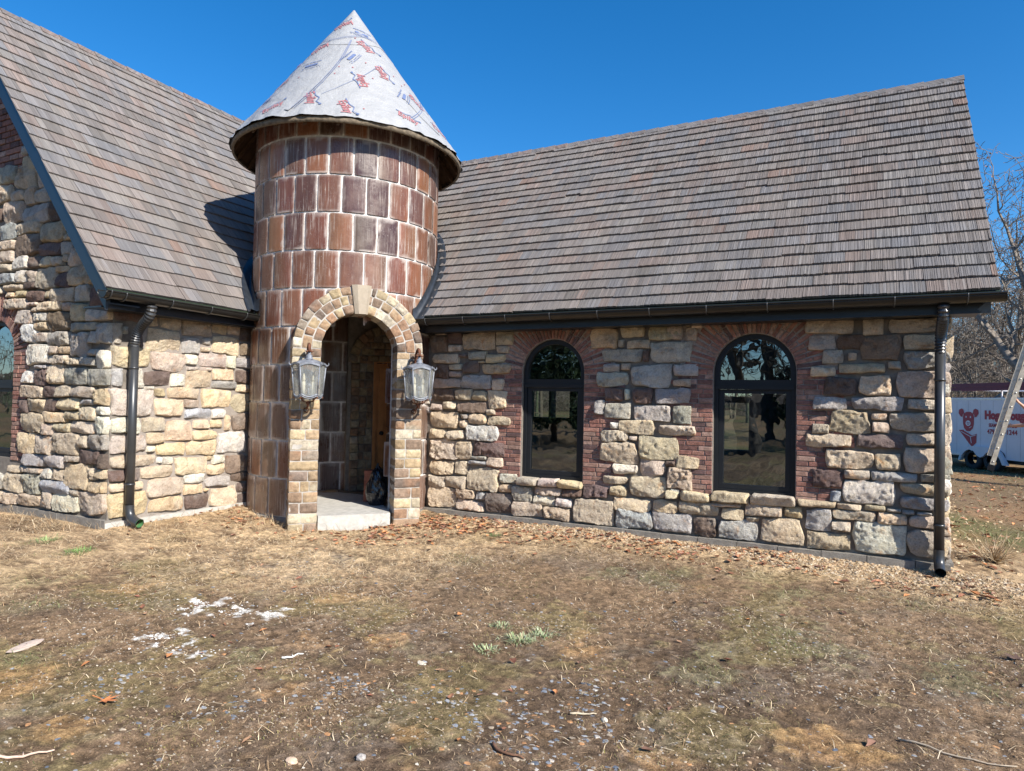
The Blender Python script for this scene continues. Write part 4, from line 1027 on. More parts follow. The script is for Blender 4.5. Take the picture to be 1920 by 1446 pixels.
def lantern(t, label):
    base = fP(PF, t, 1.81); root = empty('wall_lantern', base, AL)   # local x = out from the wall, y = along it
    tag(root, label, 'lantern', 'carriage lanterns on the porch arch')
    cx_ = .235
    hexa = lambda wf, ws, d: [(d, -wf), (d, wf), (0, ws), (-d, wf), (-d, -wf), (0, -ws)]
    topz, botz = .115, -.215
    T_, B_ = hexa(.105, .185, .125), hexa(.088, .155, .105)
    def wave(i, t_): return .038*math.sin(PI*t_)
    # wavy cap
    cap = MB(); N = 8; ring_o, ring_i = [], []
    for i in range(6):
        a, b = T_[i], T_[(i+1) % 6]
        for k in range(N):
            u = k/N; x, y = a[0]+(b[0]-a[0])*u, a[1]+(b[1]-a[1])*u; ring_o.append((x*1.08, y*1.08, topz+.0+wave(i, u)+.012*(1-math.sin(PI*u)) ))
    V = []; m_ = len(ring_o)
    for f_, dz in ((1, -.022), (1, 0), (.86, .010), (.62, .038), (.36, .060), (.16, .068)):
        for x, y, z in ring_o: V.append((cx_+x*f_, y*f_, topz+(z-topz)*(f_ if f_ < 1 else 1)+dz))
    fs_ = [(k*m_+i, k*m_+(i+1) % m_, (k+1)*m_+(i+1) % m_, (k+1)*m_+i) for k in range(5) for i in range(m_)]; fs_.append(tuple(5*m_+i for i in range(m_)))
    cap.add(V, fs_); 
    for (x, y) in T_: cap.tube([(cx_+x*1.08, y*1.08, topz+.005), (cx_+x*1.17, y*1.17, topz+.022), (cx_+x*1.15, y*1.15, topz+.042)], [.008, .006, .003], 6)
    cap.lathe([(.0, .17), (.018, .165), (.02, .14), (.034, .13), (.036, .1), (.05, .085)], (cx_, 0, topz-.01), 12)
    cap.build('lantern_cap', LM_, root, False)
    fr = MB()
    for (a, b) in zip(T_, B_): fr.tube([(cx_+a[0], a[1], topz+.005), (cx_+b[0], b[1], botz)], .008, 6)
    for i in range(6):
        a, b = B_[i], B_[(i+1) % 6]; pts = [(cx_+a[0]+(b[0]-a[0])*k/8, a[1]+(b[1]-a[1])*k/8, botz+.030*math.sin(PI*k/8)*-1+.012) for k in range(9)]
        fr.tube(pts, .010, 6); fr.tube([(p[0], p[1], p[2]-.018) for p in pts], .006, 6)
        a, b = T_[i], T_[(i+1) % 6]; fr.tube([(cx_+a[0]+(b[0]-a[0])*k/8, a[1]+(b[1]-a[1])*k/8, topz-.012+wave(0, k/8)) for k in range(9)], .008, 6)
    fr.build('lantern_frame', LM_, root, True)
    gl_ = MB()
    for i in range(6):
        j = (i+1) % 6; a, b, c_, d_ = T_[i], T_[j], B_[j], B_[i]
        n_ = 8
        V = [(cx_+a[0]*.985+(b[0]-a[0])*k/n_, a[1]*.985+(b[1]-a[1])*k/n_, topz-.005+wave(0, k/n_)) for k in range(n_+1)]+[(cx_+d_[0]*.985+(c_[0]-d_[0])*k/n_, d_[1]*.985+(c_[1]-d_[1])*k/n_, botz+.01-.03*math.sin(PI*k/n_)) for k in range(n_+1)]
        gl_.add(V, [(k, k+1, n_+2+k, n_+1+k) for k in range(n_)])
    gl_.build('glass', LG_, root)
    cm = simple('candle_sleeve', (.72, .66, .5), .6)
    for y in (-.052, .052):
        cd = MB(); cd.tube([(cx_, y, botz+.02), (cx_, y, botz+.155)], .018, 10); cd.tube([(cx_, y, botz+.155), (cx_, y, botz+.175), (cx_, y, botz+.215), (cx_, y, botz+.25)], [.010, .019, .014, .002], 10)
        cd.build('candle', cm, root, True)
    pl = MB(); pl.lathe([(0, 0), (.09, 0), (.1, .012), (0, .012)], (cx_, 0, botz+.0), 16); pl.tube([(cx_, 0, botz+.01), (cx_, 0, botz+.12)], .012, 8); pl.lathe([(0, .03), (.025, .02), (.032, 0), (.02, -.025), (0, -.03)], (cx_, 0, botz+.11), 12)
    pl.build('candle_tray', LM_, root, True)
    # scrolled wrought bracket above, strap below
    br = MB(); sc = [(0, 0, .02)]
    sc = [(.005, 0, -.02), (.012, 0, .12), (.03, 0, .25), (.09, 0, .335), (.17, 0, .365), (.225, 0, .345), (.245, 0, .30), (cx_, 0, .255)]
    br.tube(sc, [.012, .013, .016, .018, .019, .019, .016, .012], 8)
    sp_ = [(.10+.05*math.cos(a)*(1-a/14), 0, .26+.05*math.sin(a)*(1-a/14)) for a in np.linspace(1.5, 9, 20)]; br.tube(sp_, .007, 6)
    for k in range(5):
        a = 2*PI*k/5; br.tube([(cx_, 0, .30), (cx_+.03*math.cos(a), .03*math.sin(a), .275), (cx_+.055*math.cos(a), .055*math.sin(a), .285)], [.012, .012, .002], 6)
    br.box((-.004, -.05, -.05), (.016, 0, 0), (0, .10, 0), (0, 0, .22))
    br.build('scroll_bracket', RUST, root, True)
    fn_ = MB()
    for (x, y) in ((B_[0]), (B_[1]), (B_[3]), (B_[4])): fn_.tube([(cx_+x, y, botz), (cx_+x*.5, y*.62, botz-.065), (cx_, 0, botz-.085)], .006, 6)
    for (x, y) in B_: fn_.lathe([(0, .012), (.012, 0), (0, -.014)], (cx_+x, y, botz-.025), 8)
    fn_.lathe([(.0, -.04), (.012, -.03), (.016, -.01), (.03, 0), (.02, .02), (0, .03)], (cx_, 0, botz-.09), 10)
    fn_.tube([(cx_, 0, botz-.09), (.12, 0, botz-.15), (.02, 0, botz-.16)], .009, 8)
    fn_.tube([(.0, .0, botz-.19)]+[(.012, .026*math.cos(a), botz-.17+.026*math.sin(a)) for a in np.linspace(-PI/2, 1.5*PI, 12)], .006, 6)
    fn_.build('finial', RUST, root, True)
    return root
lantern(-.60, 'grey zinc wall lantern on the left pillar of the porch arch')
lantern(.665, 'grey zinc wall lantern on the right pillar of the porch arch')

# ------------------------------------------------------------------ rubbish left in the porch
def blob(name, cen, sc, seed, mat, n=(44, 30), amp=.16, fr=3.2, parent=None, squash=.0):
    mb = MB(); T = np.linspace(0, 2*PI, n[0]+1); Ph = np.linspace(.02, PI-.02, n[1]+1); T, Ph = np.meshgrid(T, Ph, indexing='ij')
    D = np.stack([np.cos(T)*np.sin(Ph), np.sin(T)*np.sin(Ph), np.cos(Ph)], -1)
    rr_ = 1+amp*fbm(D*1.4, seed, 2)*1.5+amp*(.5-abs(fbm(D*fr, seed+3, 3)))*1.1
    Q = D*rr_[..., None]*np.array(sc)
    Q[..., 2] = np.where(D[..., 2] > .55, Q[..., 2]+(D[..., 2]-.55)*sc[2]*.5, Q[..., 2]); Q[..., :2] *= (1-.7*smooth(.75, 1, D[..., 2]))[..., None]
    Q[..., 2] = np.maximum(Q[..., 2], -sc[2]*.85)
    mb.grid(Q+np.array([0, 0, sc[2]*.85])); o = mb.build(name, mat, parent, False); o.location = cen; return o
bagm = simple('black_bin_liner', (.012, .013, .016), .24, 0, .6, 20, .3, .3)
b1 = blob('rubbish_bag', fP(.62, .37, .175), (.13, .13, .25), 3, bagm); tag(b1, 'crumpled shiny black rubbish bag standing on the porch floor by the right jamb', 'rubbish bag')
ps = MB(); ps.box((-.1, -.08, 0), (.2, 0, 0), (0, .16, 0), (.01, 0, .4)); ps.box((-.095, -.085, .4), (.19, 0, 0), (0, .17, 0), (0, 0, .03))
pso = ps.build('paper_sack', simple('printed_paper_sack', (.30, .11, .07), .8, 0, .2, 18, .5, .3)); pso.location = fP(.28, .36, .175); pso.rotation_euler = (0, 0, .5)
tag(pso, 'reddish brown paper sack behind the black rubbish bag in the porch', 'sack')
# ------------------------------------------------------------------ ground
def axis(lo, hi, step, far, g=1.16):
    a = list(np.arange(lo, hi, step)); s = step; x = a[-1]
    while x < far: s = min(s*g, 60); x += s; a.append(x)
    s = step; x = lo; b = []
    while x > -far: s = min(s*g, 60); x -= s; b.append(x)
    return np.array(b[::-1]+a)
def hbase(x, y):
    dB = np.where(x > .9, np.maximum(0, YB-y), np.hypot(np.maximum(0, .9-x), np.maximum(0, YB-y)))
    dA = np.hypot(np.maximum(0, x-XA), np.maximum(0, YG-y))
    h = .124*np.exp(-dB/.8)*smooth(8.6, 7.0, x)+.172*np.exp(-dA/1.3)*(1-.55*smooth(-.2, .9, x))
    h = h*(1-.6*np.exp(-((x-.95)**2+(y+.75)**2)/.16))
    return np.minimum(h, .19)
PATCH = {'white': [(1.86, -3.97, .03), (1.85, -3.80, .06), (1.83, -3.63, .09), (2.0, -3.67, .12), (2.23, -3.64, .11), (2.46, -3.42, .07), (2.49, -3.55, .08), (2.2, -4.25, .10), (2.29, -4.34, .07), (2.53, -4.28, .09), (2.7, -4.29, .07), (1.9, -3.44, .05), (2.52, -3.74, .04), (2.28, -4.12, .08), (1.97, -3.79, .06), (2.13, -3.69, .08)],
 'silt': [(1.72, -2.5, .35), (1.79, -2.16, .3), (1.5, -2.7, .25)],
 'green': [(4.29, -1.18, .25), (4.68, -1.16, .28), (4.8, -.87, .2), (2.87, -1.48, .25), (2.71, -1.31, .2), (-.99, -3.4, .2), (-.9, -3.28, .15), (-.24, -3.4, .22), (.41, -3.27, .2), (.25, -2.82, .12), (.3, -4.01, .25), (.81, -4.35, .3), (.98, -4.21, .2), (1.86, -4.88, .2), (3.0, -4.21, .15), (2.12, -2.65, .2), (6.7, -.76, .25), (5.85, -.93, .3), (5.94, -2.19, .35), (6.82, -2.38, .3), (5.46, -.57, .15), (5.5, -3.0, .3)],
 'orange': [(3.17, -3.84, .16), (3.57, -3.49, .18), (3.49, -4.49, .08), (3.57, -4.4, .09), (2.2, -5.08, .3), (4.74, -3.02, .2), (5.58, -4.15, .2), (2.94, -5.22, .2), (1.1, -3.67, .2), (2.61, -2.92, .25), (6.2, -3.6, .25), (4.4, -4.5, .12)],
 'slate': [(4.66, -4.23, .14), (5.23, -4.14, .17), (4.18, -4.37, .14), (4.95, -3.86, .2), (4.38, -4.04, .15), (4.76, -3.97, .15), (5.0, -3.69, .15), (2.76, -4.75, .12), (3.42, -4.67, .12), (4.99, -4.33, .14), (3.81, -4.22, .15)],
 'dark': [(2.08, -1.71, .4), (3.1, -2.44, .6), (4.05, -2.37, .6), (4.6, -3.5, .45), (5.24, -2.93, .4), (3.23, -4.92, .4), (5.09, -3.92, .5), (7.09, -1.94, .3), (3.6, -3.0, .5), (2.6, -3.9, .5)]}
def pm_(kind, x, y, k=1.0):
    m = np.zeros_like(x)
    for a, b, r in PATCH[kind]: m = np.maximum(m, np.exp(-((x-a)**2+(y-b)**2)/(r*r*k)))
    return m
def straw_mask(x, y):
    n = fbm(np.stack([x*1.3, y*1.3, x*0], -1), 61, 4)
    dA = np.maximum(0, x-XA)*(y > -2.9)+0; 
    d = np.hypot(np.maximum(0, x-.7), 0)+0*y
    near = smooth(2.6, 1.2, np.hypot(np.maximum(0, x-.9), np.maximum(0, -1.6-y))+n*.7)
    nb = smooth(1.55, .5, (YB-y)+n*.6)*(x > .6)*.9
    lf = smooth(1.2, -.2, x+n*.8)*smooth(-6.5, -4.0, y)*.8
    return np.clip(np.maximum(np.maximum(near, nb), lf)+.08, 0, 1)
xs = axis(.2, 7.6, .018, 420); ys = axis(-5.9, .35, .017, 420)
X, Y = np.meshgrid(xs, ys, indexing='ij')
P3 = np.stack([X, Y, X*0], -1)
n1 = fbm(P3*1.1, 71, 4); n2 = fbm(P3*7, 72, 4); n3 = fbm(P3*26, 73, 3); n4 = fbm(P3*.25, 74, 3)
near = smooth(14, 6, np.hypot(X-4, Y+3))
H = hbase(X, Y)+near*(n1*.028+n2*.018+n3*.013)+(1-near)*n4*.18*smooth(15, 60, np.hypot(X-4, Y+3))
H = H-.012
clay = np.array([.235, .155, .092]); mud = np.array([.120, .080, .053]); moss = np.array([.185, .150, .062]); oran = np.array([.40, .23, .10])
straw = np.array([.50, .36, .21]); grn = np.array([.165, .175, .085]); silt = np.array([.27, .235, .195]); whi = np.array([.56, .53, .48])
def lerp(c, t, m): m = np.clip(m, 0, 1)[..., None]; return c*(1-m)+t*m
c = np.zeros(X.shape+(3,))+clay
c = lerp(c, mud, smooth(-.05, .22, n1+n2*.9+n3*.4)); c = lerp(c, mud, pm_('dark', X, Y, 1.6)*smooth(-.4, .3, n2)*.85)
c = lerp(c, moss, smooth(.1, .35, fbm(P3*1.6+9, 75, 4)+.45*n2+.25*n3)*.6)
c = lerp(c, oran, smooth(.35, .75, pm_('orange', X, Y)*.9+n2*.6+n3*.3)*.6); c = lerp(c, oran, smooth(.42, .6, fbm(P3*2.2+4, 76, 4)+n2*.25)*.35)
c = lerp(c, silt, smooth(.12, .32, fbm(P3*3.1+20, 84, 4)+.4*n3)*.20*smooth(-.3, .1, n1)); c = lerp(c, silt, smooth(.25, .6, pm_('silt', X, Y)+n2*.4)*.75)
c = lerp(c, grn, smooth(.35, .9, pm_('green', X, Y)+n3*.5+n2*.6)*.35)
sm_ = straw_mask(X, Y); c = lerp(c, straw, sm_*smooth(-.7, .3, n2+.3*n3)*.85)
wn = fbm(P3*14, 77, 4)
c = lerp(c, whi, smooth(.56, .64, pm_('white', X, Y, .8)*.55+wn*1.0+n3*.5+.05)*(pm_('white', X, Y) > .12)*.95)
c = c*(1+.75*n3+.35*n2)[..., None]
dist = np.hypot(X-4, Y+3)
farm = smooth(9, 16, dist)
fc = lerp(np.zeros_like(c)+np.array([.20, .135, .075]), np.array([.15, .135, .06]), smooth(-.1, .3, fbm(P3*.35, 78, 4)))
fc = lerp(fc, np.array([.36, .20, .10]), smooth(.1, .4, fbm(P3*.8, 79, 4))*.5)
c = lerp(c, fc, np.maximum(farm, smooth(.6, 2.5, Y)*smooth(6.9, 7.4, X)))
g = MB(); g.grid(np.stack([X, Y, H], -1), c)
def ground_mat():
    m = NT('bare_earth'); co = m.coord()
    c_ = m.mul(m.attr(), m.ramp(m.noise(co, 26, 8, .72), [(.28, .38), (.5, 1.0), (.75, 1.75)])); c_ = m.mul(c_, m.ramp(m.noise(co, 120, 4, .7), [(.3, .5), (.7, 1.5)]))
    m.col(c_); m.set(Roughness=.95, Specular_IOR_Level=.15); m.bump(m.math('ADD', m.noise(co, 45, 8, .75), m.math('MULTIPLY', m.noise(co, 170, 3, .7), .4)), .9, .02); return m.m
go = g.build('ground', ground_mat(), None, True); tag(go, kind='structure')
def gz(x, y):
    x = np.asarray(x, float); y = np.asarray(y, float); p = np.stack([x, y, x*0], -1)
    nr = smooth(14, 6, np.hypot(x-4, y+3))
    return hbase(x, y)+nr*(fbm(p*1.1, 71, 4)*.028+fbm(p*7, 72, 4)*.018+fbm(p*26, 73, 3)*.013)-.012+(1-nr)*fbm(p*.25, 74, 3)*.18*smooth(15, 60, np.hypot(x-4, y+3))
def inhouse(x, y, m=.0):
    return ((y > YB-.05-m) & (x < 7.03+m) & (x > -.8)) | ((x < XA+.03+m) & (y > YG-.03-m)) | (np.hypot(x, y) < RT+m) | ((abs(x*TP[0]+y*TP[1]) < PO) & (x*NP[0]+y*NP[1] > 0) & (x*NP[0]+y*NP[1] < PF+m))
# view wedge test, only to decide where loose litter is worth modelling
def samp(n, x0, x1, y0, y1, dens, seed):
    r = np.random.default_rng(seed); x = r.uniform(x0, x1, n); y = r.uniform(y0, y1, n)
    k = (r.uniform(0, 1, n) < dens(x, y)) & ~inhouse(x, y); return x[k], y[k], r

# blades: each a thin bent pair of triangles
def blades(x, y, r, ln, wd, rise, cols, mb, z0=.0):
    n = len(x); z = gz(x, y)+z0; a = r.uniform(0, 2*PI, n); L = ln*r.uniform(.5, 1.4, n); W = wd*r.uniform(.7, 1.3, n); R = rise(r, n)
    dx, dy = np.cos(a), np.sin(a); px, py = -dy*W/2, dx*W/2
    b = r.uniform(-.6, .6, n); ex, ey = np.cos(a+b), np.sin(a+b)
    p0 = np.stack([x-px, y-py, z-.004], 1); p1 = np.stack([x+px, y+py, z-.004], 1)
    m = np.stack([x+dx*L*.5, y+dy*L*.5, z+R*L*.6], 1); q = np.stack([px, py, px*0], 1)*.8
    t = np.stack([x+dx*L*.5+ex*L*.5, y+dy*L*.5+ey*L*.5, z+R*L*(r.uniform(.1, 1.0, n))], 1)
    V = np.stack([p0, p1, m+q, m-q, t], 1).reshape(-1, 3)
    base = (np.arange(n)*5)[:, None]
    c = cols[r.integers(len(cols), size=n)]*r.uniform(.7, 1.25, (n, 1))
    off = mb.n; mb.add(V, base+np.array([[0, 1, 2, 3]]), np.repeat(c, 5, 0)); mb.f.append(base+np.array([[3, 2, 4]])+off)
bm = attrmat('dry_grass', .85, 60, .8, 1.2, 0, .01, .25)
SC = np.array([(.56, .42, .25), (.63, .49, .31), (.44, .30, .17), (.33, .22, .12), (.68, .56, .39), (.23, .15, .09)])
GC = np.array([(.15, .19, .06), (.20, .24, .10), (.24, .26, .12), (.11, .15, .05), (.30, .28, .14)])
st = MB()
dm_ = lambda x, y: np.clip(straw_mask(x, y), 0, 1)*smooth(-.6, .2, fbm(np.stack([x*4, y*4, x*0], -1), 80, 3))
x, y, r = samp(160000, -4.0, 8.6, -5.2, .3, lambda x, y: dm_(x, y), 1); blades(x, y, r, .085, .0035, lambda r, n: r.uniform(.02, .38, n), SC, st)
x, y, r = samp(9000, -3.5, 1.3, -3.9, -.4, lambda x, y: smooth(1.0, .1, np.minimum(abs(np.hypot(x, y)-RT), np.minimum(abs(x-XA)+(y < YG)*9, abs(y-YG)+(x > XA)*9))*2.2), 2); blades(x, y, r, .12, .003, lambda r, n: r.uniform(.4, 1.1, n), SC, st)
x, y, r = samp(5000, .4, 8.2, -5.9, -.2, lambda x, y: .10+.5*smooth(.0, .5, fbm(np.stack([x*2, y*2, x*0], -1), 81, 3)), 3); blades(x, y, r, .05, .0022, lambda r, n: r.uniform(.02, .3, n), SC*.5, st)
TH2 = np.array([(.32, .22, .125), (.20, .135, .08), (.40, .29, .17), (.28, .23, .11), (.13, .09, .06), (.50, .39, .25)])
x, y, r = samp(120000, .3, 8.3, -5.9, .0, lambda x, y: np.clip(.75*smooth(-.35, .35, fbm(np.stack([x*2.6, y*2.6, x*0], -1), 82, 4))+.12, 0, 1)*smooth(13, 4, np.hypot(x-C0.x, y-C0.y)), 33); blades(x, y, r, .026, .0024, lambda r, n: r.uniform(.02, .5, n), TH2, st)
so_ = st.build('dead_grass', bm); tag(so_, kind='stuff')
gb = MB()
x, y, r = samp(60000, -2, 8.2, -5.6, .1, lambda x, y: np.clip(pm_('green', x, y, .6)**2*.8+.05*smooth(.1, .5, fbm(np.stack([x*1.6+9, y*1.6+9, x*0+9], -1), 75, 4)), 0, 1), 4); blades(x, y, r, .045, .0025, lambda r, n: r.uniform(.1, .9, n), GC, gb)
x, y, r = samp(26000, 7.1, 14, -1, 16, lambda x, y: .25+.6*smooth(-.1, .3, fbm(np.stack([x*.35, y*.35, x*0], -1), 78, 4)), 5); blades(x, y, r, .10, .010, lambda r, n: r.uniform(.1, .6, n), np.concatenate([GC[2:]*.8, SC*.65]), gb)
x, y, r = samp(90000, .8, 8.2, -5.8, .0, lambda x, y: smooth(.12, .4, fbm(np.stack([x*2.4+5, y*2.4, x*0], -1), 86, 4))*smooth(11, 4, np.hypot(x-C0.x, y-C0.y)), 34); blades(x, y, r, .014, .0030, lambda r, n: r.uniform(.1, 1.0, n), np.array([(.19, .17, .055), (.24, .20, .08), (.15, .145, .055), (.28, .22, .10), (.18, .13, .06)]), gb)
tag(gb.build('short_grass', bm), kind='stuff')

# gravel and chips
def chips(x, y, r, size, flat, cols, mb):
    n = len(x); z = gz(x, y); s = size*r.uniform(.45, 1.5, n); a = r.uniform(0, 2*PI, n); k = 6
    V = []; 
    for lay, (rr_, h) in enumerate(((1.0, 0.0), (.82, 1.0))):
        for i in range(k):
            t = a+2*PI*i/k; jit = r.uniform(.65, 1.2, n)
            V.append(np.stack([x+np.cos(t)*s*rr_*jit, y+np.sin(t)*s*rr_*jit*.75, z-.003+h*s*flat*r.uniform(.6, 1.3, n)], 1))
    V = np.stack(V, 1).reshape(-1, 3); b = (np.arange(n)*12)[:, None]
    c = cols[r.integers(len(cols), size=n)]*r.uniform(.75, 1.2, (n, 1)); off = mb.n
    q = np.concatenate([b+np.array([[i, (i+1) % 6, 6+(i+1) % 6, 6+i]]) for i in range(6)]); mb.add(V, q, np.repeat(c, 12, 0)); mb.f.append(b+np.array([[6, 7, 8, 9, 10, 11]])+off)
cmat = attrmat('loose_stone', .75, 60, .8, 1.2, .4, .004, .35)
gv = MB(); gw_ = lambda x: .16+.22*smooth(3, 7, x)+.08*np.sin(x*2.3)
x, y, r = samp(26000, 1.7, 8.0, -.9, .26, lambda x, y: smooth(gw_(x)+.28, gw_(x)-.05, YB-y)*smooth(1.75, 2.5, x)*smooth(8.0, 7.3, x), 6)
chips(x, y, r, .011, .75, np.array([(.44, .33, .20), (.50, .39, .26), (.40, .28, .165), (.55, .46, .34), (.34, .22, .13)]), gv)
x, y, r = samp(500, 7.0, 9.2, -.4, 6, lambda x, y: smooth(1.3, .2, x-7.05), 16); chips(x, y, r, .02, .6, np.array([(.60, .42, .24), (.66, .52, .34)]), gv)
tag(gv.build('gravel_bed', cmat), kind='stuff')
sc_ = MB()
x, y, r = samp(42000, 1.2, 7.5, -5.8, -2.0, lambda x, y: np.clip(pm_('slate', x, y, 1.5)*.95*smooth(-.4, .2, fbm(np.stack([x*6, y*6, x*0], -1), 83, 3))+.03, 0, 1), 7); chips(x, y, r, .0135, .22, np.array([(.17, .19, .22), (.22, .24, .27), (.12, .14, .17), (.30, .31, .32), (.33, .27, .2), (.40, .37, .33), (.42, .22, .10)]), sc_)
x, y, r = samp(90000, .6, 8, -5.8, -.4, lambda x, y: smooth(-.3, .5, fbm(np.stack([x*1.8, y*1.8, x*0], -1), 85, 4))*smooth(12, 4, np.hypot(x-C0.x, y-C0.y)), 18); chips(x, y, r, .0065, .5, np.array([(.30, .21, .13), (.22, .155, .10), (.38, .28, .18), (.17, .12, .08), (.33, .29, .24), (.45, .38, .29)]), sc_)
x, y, r = samp(9000, 0, 8, -5.6, -1.0, lambda x, y: .035+0*x, 8); chips(x, y, r, .009, .4, np.array([(.55, .50, .42), (.38, .30, .2), (.62, .60, .55), (.45, .3, .18)]), sc_)
x, y, r = samp(26000, 1.6, 2.9, -4.5, -3.2, lambda x, y: np.clip(pm_('white', x, y, .6)**2*.6*smooth(-.2, .2, fbm(np.stack([x*14, y*14, x*0], -1), 77, 4))+pm_('white', x, y, 4)**2*.03, 0, 1), 9); chips(x, y, r, .0085, .45, np.array([(.74, .72, .68), (.66, .64, .60), (.5, .48, .45)]), sc_)
tag(sc_.build('slate_chips', cmat), kind='stuff')
# fallen leaves, curled
def leaves(x, y, r, size, cols, mb, lift=.004):
    n = len(x); z = gz(x, y)+lift; s = size*r.uniform(.6, 1.4, n); a = r.uniform(0, 2*PI, n); tx, ty = r.uniform(-.5, .5, n), r.uniform(-.5, .5, n); cu = r.uniform(.0, .5, n)
    pts = [(-1, 0, 0), (-.45, .5, 1), (.1, .75, 1), (.45, .45, 1), (1, 0, 0), (.45, -.45, 1), (.1, -.75, 1), (-.45, -.5, 1)]
    V = []
    for px, py, k in pts:
        jx = px*r.uniform(.6, 1.15, n); jy = py*r.uniform(.5, 1.15, n)*.75
        V.append(np.stack([x+s*(np.cos(a)*jx-np.sin(a)*jy), y+s*(np.sin(a)*jx+np.cos(a)*jy), z+s*(.25+cu*abs(jy)*1.2+tx*jx*.5+ty*jy*.5)], 1))
    V.append(np.stack([x, y, z+s*.12], 1)); V = np.stack(V, 1).reshape(-1, 3); b = (np.arange(n)*9)[:, None]
    c = cols[r.integers(len(cols), size=n)]*r.uniform(.65, 1.25, (n, 1))
    mb.add(V, np.concatenate([b+np.array([[8, i, (i+1) % 8]]) for i in range(8)]), np.repeat(c, 9, 0))
lm_ = attrmat('dead_leaf', .8, 40, .75, 1.25, 0, .01, .3)
LC = np.array([(.34, .15, .085), (.42, .20, .11), (.28, .12, .075), (.46, .27, .16), (.24, .13, .09), (.50, .22, .09)])
lv = MB()
def ld(x, y):
    n = fbm(np.stack([x*1.7, y*1.7, x*0], -1), 91, 3)
    a = smooth(.62, .15, abs((YB-y)-(.45+.25*np.clip((1.8-x), 0, 1)*1.4)))*(x > 1.0)*np.where(x < 2.3, 1.0, .45)
    b = np.exp(-((x-1.35)**2+(y+.95)**2)/.22)*1.0+np.exp(-((x+.3)**2+(y+1.35)**2)/.25)*.5
    return np.clip(np.maximum(a, b)*smooth(-.5, .25, n), 0, 1)
x, y, r = samp(9000, -.9, 7.3, -2.4, .28, lambda x, y: ld(x, y), 10); leaves(x, y, r, .036, LC, lv)
x, y, r = samp(1400, -.9, 8, -5.2, .1, lambda x, y: .12+0*x, 11); leaves(x, y, r, .03, LC*.8, lv)
x, y, r = samp(3000, 7.1, 13, -.6, 14, lambda x, y: .35+0*x, 12); leaves(x, y, r, .05, LC, lv)
tag(lv.build('leaf_litter', lm_), kind='stuff')

# single things lying about
def single_leaf(x, y, s, rz, label, col):
    mb = MB(); lob = []
    for i in range(5):
        a = (i-2)*.75; R1 = [.62, .9, 1.1, .9, .62][i]
        if i: lob.append((.34*math.cos(a-.37), .34*math.sin(a-.37)))
        lob += [(R1*.66*math.cos(a-.16), R1*.66*math.sin(a-.16)), (R1*math.cos(a), R1*math.sin(a)), (R1*.66*math.cos(a+.16), R1*.66*math.sin(a+.16))]
    lob += [(-.12, .12), (-.12, -.12)]
    V = [(p[0]*s, p[1]*s, .012+.22*s*abs(p[1])+.1*s*p[0]*p[0]) for p in lob]+[(0, 0, .010)]
    n = len(lob); mb.add(V, [(n, i, (i+1) % n) for i in range(n)]+[((i+1) % n, i, n) for i in []], col); mb.tube([(-.05*s, 0, .012), (-.5*s, .05*s, .02), (-.95*s, .0, .03)], .0022, 5, col)
    o = mb.build('fallen_leaf', lm_); o.location = (x, y, float(gz(x, y))); o.rotation_euler = (0, 0, rz); tag(o, label, 'leaf'); return o
single_leaf(2.87, -4.98, .075, .3, 'orange brown lobed leaf lying alone on the bare earth at the lower left', (.52, .19, .07))
single_leaf(7.17, -1.85, .09, 2.2, 'dark curled leaf on the dirt close to the right edge of the picture', (.13, .08, .06))
single_leaf(5.22, -1.67, .05, 1.0, 'small dark leaf on the earth below the right hand window', (.14, .08, .05))
def stick(p0, p1, r0, label, col, seed, name='stick', bend=.02):
    rr_ = random.Random(seed); a, b = Vector((*p0, 0)), Vector((*p1, 0)); n = 9; pts = []
    d = (b-a).normalized(); pr = Vector((-d.y, d.x, 0))
    for i in range(n):
        t = i/(n-1); p = a.lerp(b, t)+pr*(bend*math.sin(t*PI*1.3+seed)+rr_.uniform(-.003, .003)); pts.append((p.x, p.y, float(gz(p.x, p.y))+r0+.004))
    mb = MB(); mb.tube(pts, [r0*(1-.5*i/(n-1)) for i in range(n)], 7, col); k = n//2
    q = np.array(pts[k]); mb.tube([q, q+np.array([pr.x, pr.y, .3])*r0*4], [r0*.6, r0*.25], 5, col)
    o = mb.build(name, attrmat(name+'_bark', .85, 50, .7, 1.25, .4, .004), None, True, loc=pts[0]); tag(o, label, 'stick')
stick((3.03, -5.56), (3.13, -5.36), .007, 'short pale pinkish stick at the bottom left corner', (.58, .42, .33), 1)
stick((6.47, -3.40), (6.92, -3.36), .005, 'long thin bleached twig at the lower right', (.36, .30, .23), 2, 'twig', .03)
stick((4.82, -4.40), (4.99, -4.44), .008, 'dark brown bark splinter among the slate chips at the bottom centre', (.17, .09, .055), 3, 'bark_splinter')
stick((3.2, -4.11), (3.28, -4.01), .007, 'white chalky splinter left of the grass clumps', (.66, .64, .60), 4, 'splinter', .006)
stick((5.0, -3.92), (5.12, -3.86), .006, 'straight straw coloured sliver of wood lying right of the slate chips', (.50, .42, .30), 5, 'splinter', .004)
def rock(x, y, sc, label, col, seed, name='small_stone'):
    mb = MB(); T, Ph = np.meshgrid(np.linspace(0, 2*PI, 15), np.linspace(.05, PI-.05, 9), indexing='ij'); D = np.stack([np.cos(T)*np.sin(Ph), np.sin(T)*np.sin(Ph), np.cos(Ph)], -1)
    Q = D*(1+.35*fbm(D*1.6+seed, seed, 3))[..., None]*np.array(sc); mb.grid(Q, col); o = mb.build(name, cmat, None, False); o.location = (x, y, float(gz(x, y))+sc[2]*.35); o.rotation_euler = (0, 0, seed); tag(o, label, 'stone')
rock(4.11, -4.92, (.032, .024, .014), 'pinkish tan stone near the bottom edge left of centre', (.60, .44, .31), 3)
